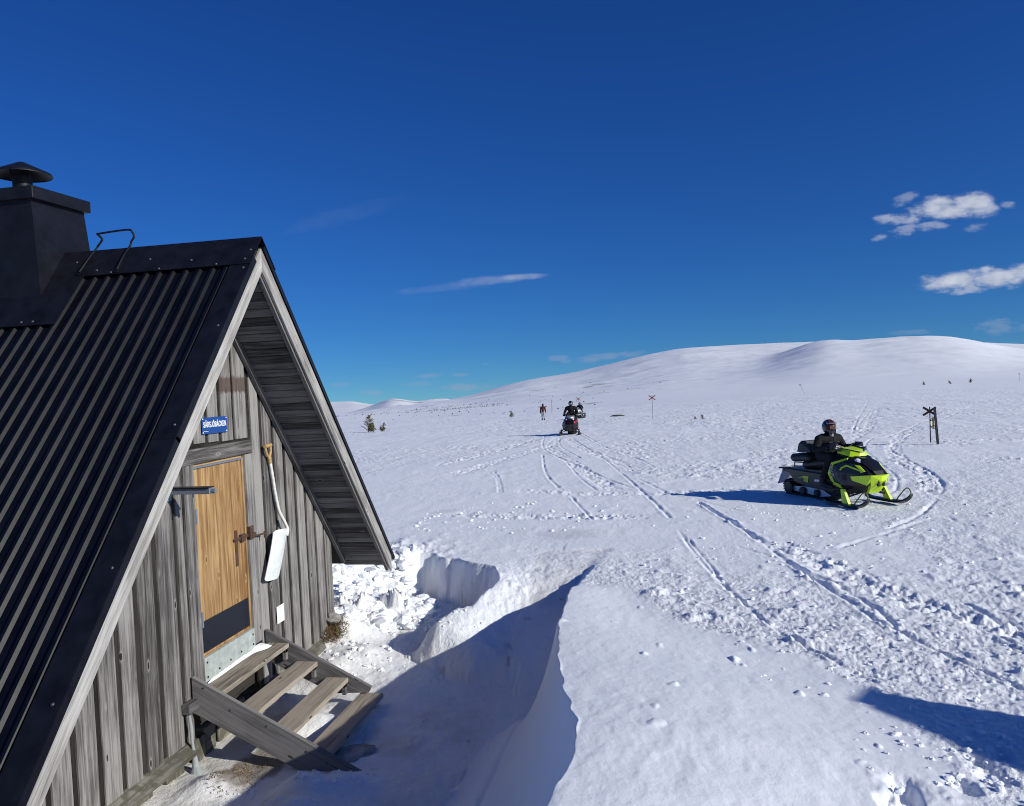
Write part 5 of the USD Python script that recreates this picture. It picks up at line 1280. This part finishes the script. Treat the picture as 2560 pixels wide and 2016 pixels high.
# ---------------------------------------------------------------- shrubs
def pine_shrub(name, x, y, hgt, label, seed, stems=3, cat='shrub', group=None):
    q = random.Random(seed); t = thing(name, label, cat, None, group); z = gz_(x, y) - .05
    wd, nv, nf, n = [], [], [], 0
    for s in range(stems):
        a = q.uniform(0, 6.28); b = np.array([x + q.uniform(-.25, .25) * stems * .3, y + q.uniform(-.45, .45) * stems * .35, z]); hh = hgt * (1.0 if s == 0 else q.uniform(.45, .8))
        ln = np.array([math.cos(a) * .15, math.sin(a) * .3, 1.0]); wd.append(tube([b, b + ln * hh * .5, b + ln * hh], [.03 * hgt, .02 * hgt, .006], 5))
        for k in range(11):
            u = 0.12 + 0.86 * k / 10; o_ = b + ln * hh * u; L_ = hh * (0.42 * (1 - u) + 0.13)
            for m in range(4):
                a2 = q.uniform(0, 6.28); d = np.array([math.cos(a2), math.sin(a2), q.uniform(.3, .9)]); e = o_ + d * L_ * q.uniform(.6, 1.1)
                wd.append(tube([o_, e], [.010 * hgt, .004], 3))
                for w in range(13):
                    p = o_ + (e - o_) * q.uniform(.25, 1.08); dv = np.array([q.gauss(0, 1), q.gauss(0, 1), q.gauss(.5, 1)]); dv /= np.linalg.norm(dv) + 1e-6
                    l_ = 0.085 * hgt; sd = np.cross(dv, [q.gauss(0, 1), q.gauss(0, 1), q.gauss(0, 1)]); sd *= 0.018 * hgt / (np.linalg.norm(sd) + 1e-6)
                    nv += [p - sd, p + sd, p + dv * l_]; nf.append((n, n + 1, n + 2)); n += 3
    obj('stem', cat_(wd), 'bark', t); obj('foliage', (np.array(nv), np.array(nf)), 'needle', t)
    return t
pine_shrub('pine_shrub', 60.9, 21.75, 1.45, 'scrubby dwarf pine poking out of the snow beyond the right end of the hut roof', 5, 3)
pine_shrub('pine_shrub', 60.3, 20.5, 0.75, 'low spreading dwarf pine just right of the taller pine shrub', 6, 3)
pine_shrub('pine_shrub', 108.6, 18.1, 0.95, 'small dwarf pine sprig left of the person on foot', 8, 2)
pine_shrub('pine_shrub', 53.2, -6.73, 0.42, 'tiny dark sprig in the snow right of the middle cross pole', 9, 2)
for k, (x, y, h, lb) in enumerate(((445.0, -138.2, 1.9, 'leftmost of three small dark pines on the far right plain'), (452.0, -153.3, 1.9, 'middle of three small dark pines on the far right plain'), (463.0, -166.8, 2.3, 'rightmost and tallest of three small dark pines on the far right plain'))):
    pine_shrub('small_pine', x, y, h, lb, 20 + k, 2, 'tree')
rk = ball((0, 0, 0), 1.0, 3); rv = rk[0] * np.array([0.35, 0.78, 0.16]) * (1 + 0.6 * (meshkit.fbm(rk[0] * 1.7 + 9, 3, 4)[:, None] - .5))
tag(obj('rock', (rv, rk[1]), 'rock_dark', M=frame((78.6, 0.70, gz_(78.6, .7) + .02), (1, 0, 0), (0, 1, 0)), smooth=True), 'low dark rock bared by the wind left of the middle cross pole', 'rock')
# far shrubs: nobody could count them
q = random.Random(77); vs, fs, n = [], [], 0
oct_ = np.array([(1, 0, 0), (-1, 0, 0), (0, 1, 0), (0, -1, 0), (0, 0, 1.3), (0, 0, -.4)], float); of = np.array([(0, 2, 4), (2, 1, 4), (1, 3, 4), (3, 0, 4), (2, 0, 5), (1, 2, 5), (3, 1, 5), (0, 3, 5)])
def far_pt(a, d):
    return CAM[0] + d * (math.cos(a) * F0[0] + math.sin(a) * R0[0]), CAM[1] + d * (math.cos(a) * F0[1] + math.sin(a) * R0[1])
for k in range(900):
    if k < 700: a = q.uniform(-.30, -.02); d = q.choice((q.uniform(420, 1100), q.uniform(900, 1500)))
    elif k < 820: a = q.uniform(-.30, .12); d = q.uniform(260, 900)
    else: a = q.uniform(-.3, .22); d = q.uniform(900, 1700)
    if k < 700 and q.random() < .35: a = q.uniform(-.14, .0)
    x, y = far_pt(a, d); xa, ya = np.array([x]), np.array([y])
    z = float(plain(xa, ya)[0]) if d < 600 else float(hills_fn(xa, ya)[0][0])
    s = (0.22 + 0.7 * q.random() ** 2) * (0.3 + d / 1000.0); v = oct_ * s * np.array([q.uniform(.6, 1.2), q.uniform(.6, 1.4), q.uniform(.5, 1.1)])
    vs.append(v + (x, y, z)); fs.append(of + n); n += 6
tag(obj('far_shrubs', (np.vstack(vs), np.vstack(fs)), 'far_shrub'), 'dark specks of mountain birch and scrub far out on the snow', 'shrubs', kind='stuff')

# ---------------------------------------------------------------- unseen shed added past the right edge, shaped to the shadow it casts
A = np.array([-1.75, -5.38, 0.39]); hgt = 2.75; tt = (hgt - 0.39) / SUN[2]; K = A + SUN * tt
e1 = np.array([0.735, -0.677, 0]); e2 = np.array([-0.98, -0.18, 0])
sh = thing('privy', 'unseen narrow wooden shed added past the right edge to cast its shadow into view', 'shed')
def ob(u0, u1, w0, w1, z0, z1): return hull([K + e1 * u + e2 * w + np.array([0, 0, z]) for u in (u0, u1) for w in (w0, w1) for z in (z0, z1)])
obj('roof_board', ob(0, .48, 0, .07, -.03, 0), 'dark_wood', sh)
obj('roof', ob(0.0, .48, .13, 1.25, -.05, 0), 'roof_metal', sh)
for u in (.04, .40): obj('roof_batten', ob(u, u + .05, .072, .128, -.035, -.005), 'dark_wood', sh)
for u0, u1, w0, w1 in ((.02, .04, .16, 1.22), (.44, .46, .16, 1.22), (.042, .438, .16, .18), (.042, .438, 1.20, 1.22)):
    obj('wall', ob(u0, u1, w0, w1, -hgt - .3, -.052), 'shed_wood', sh)
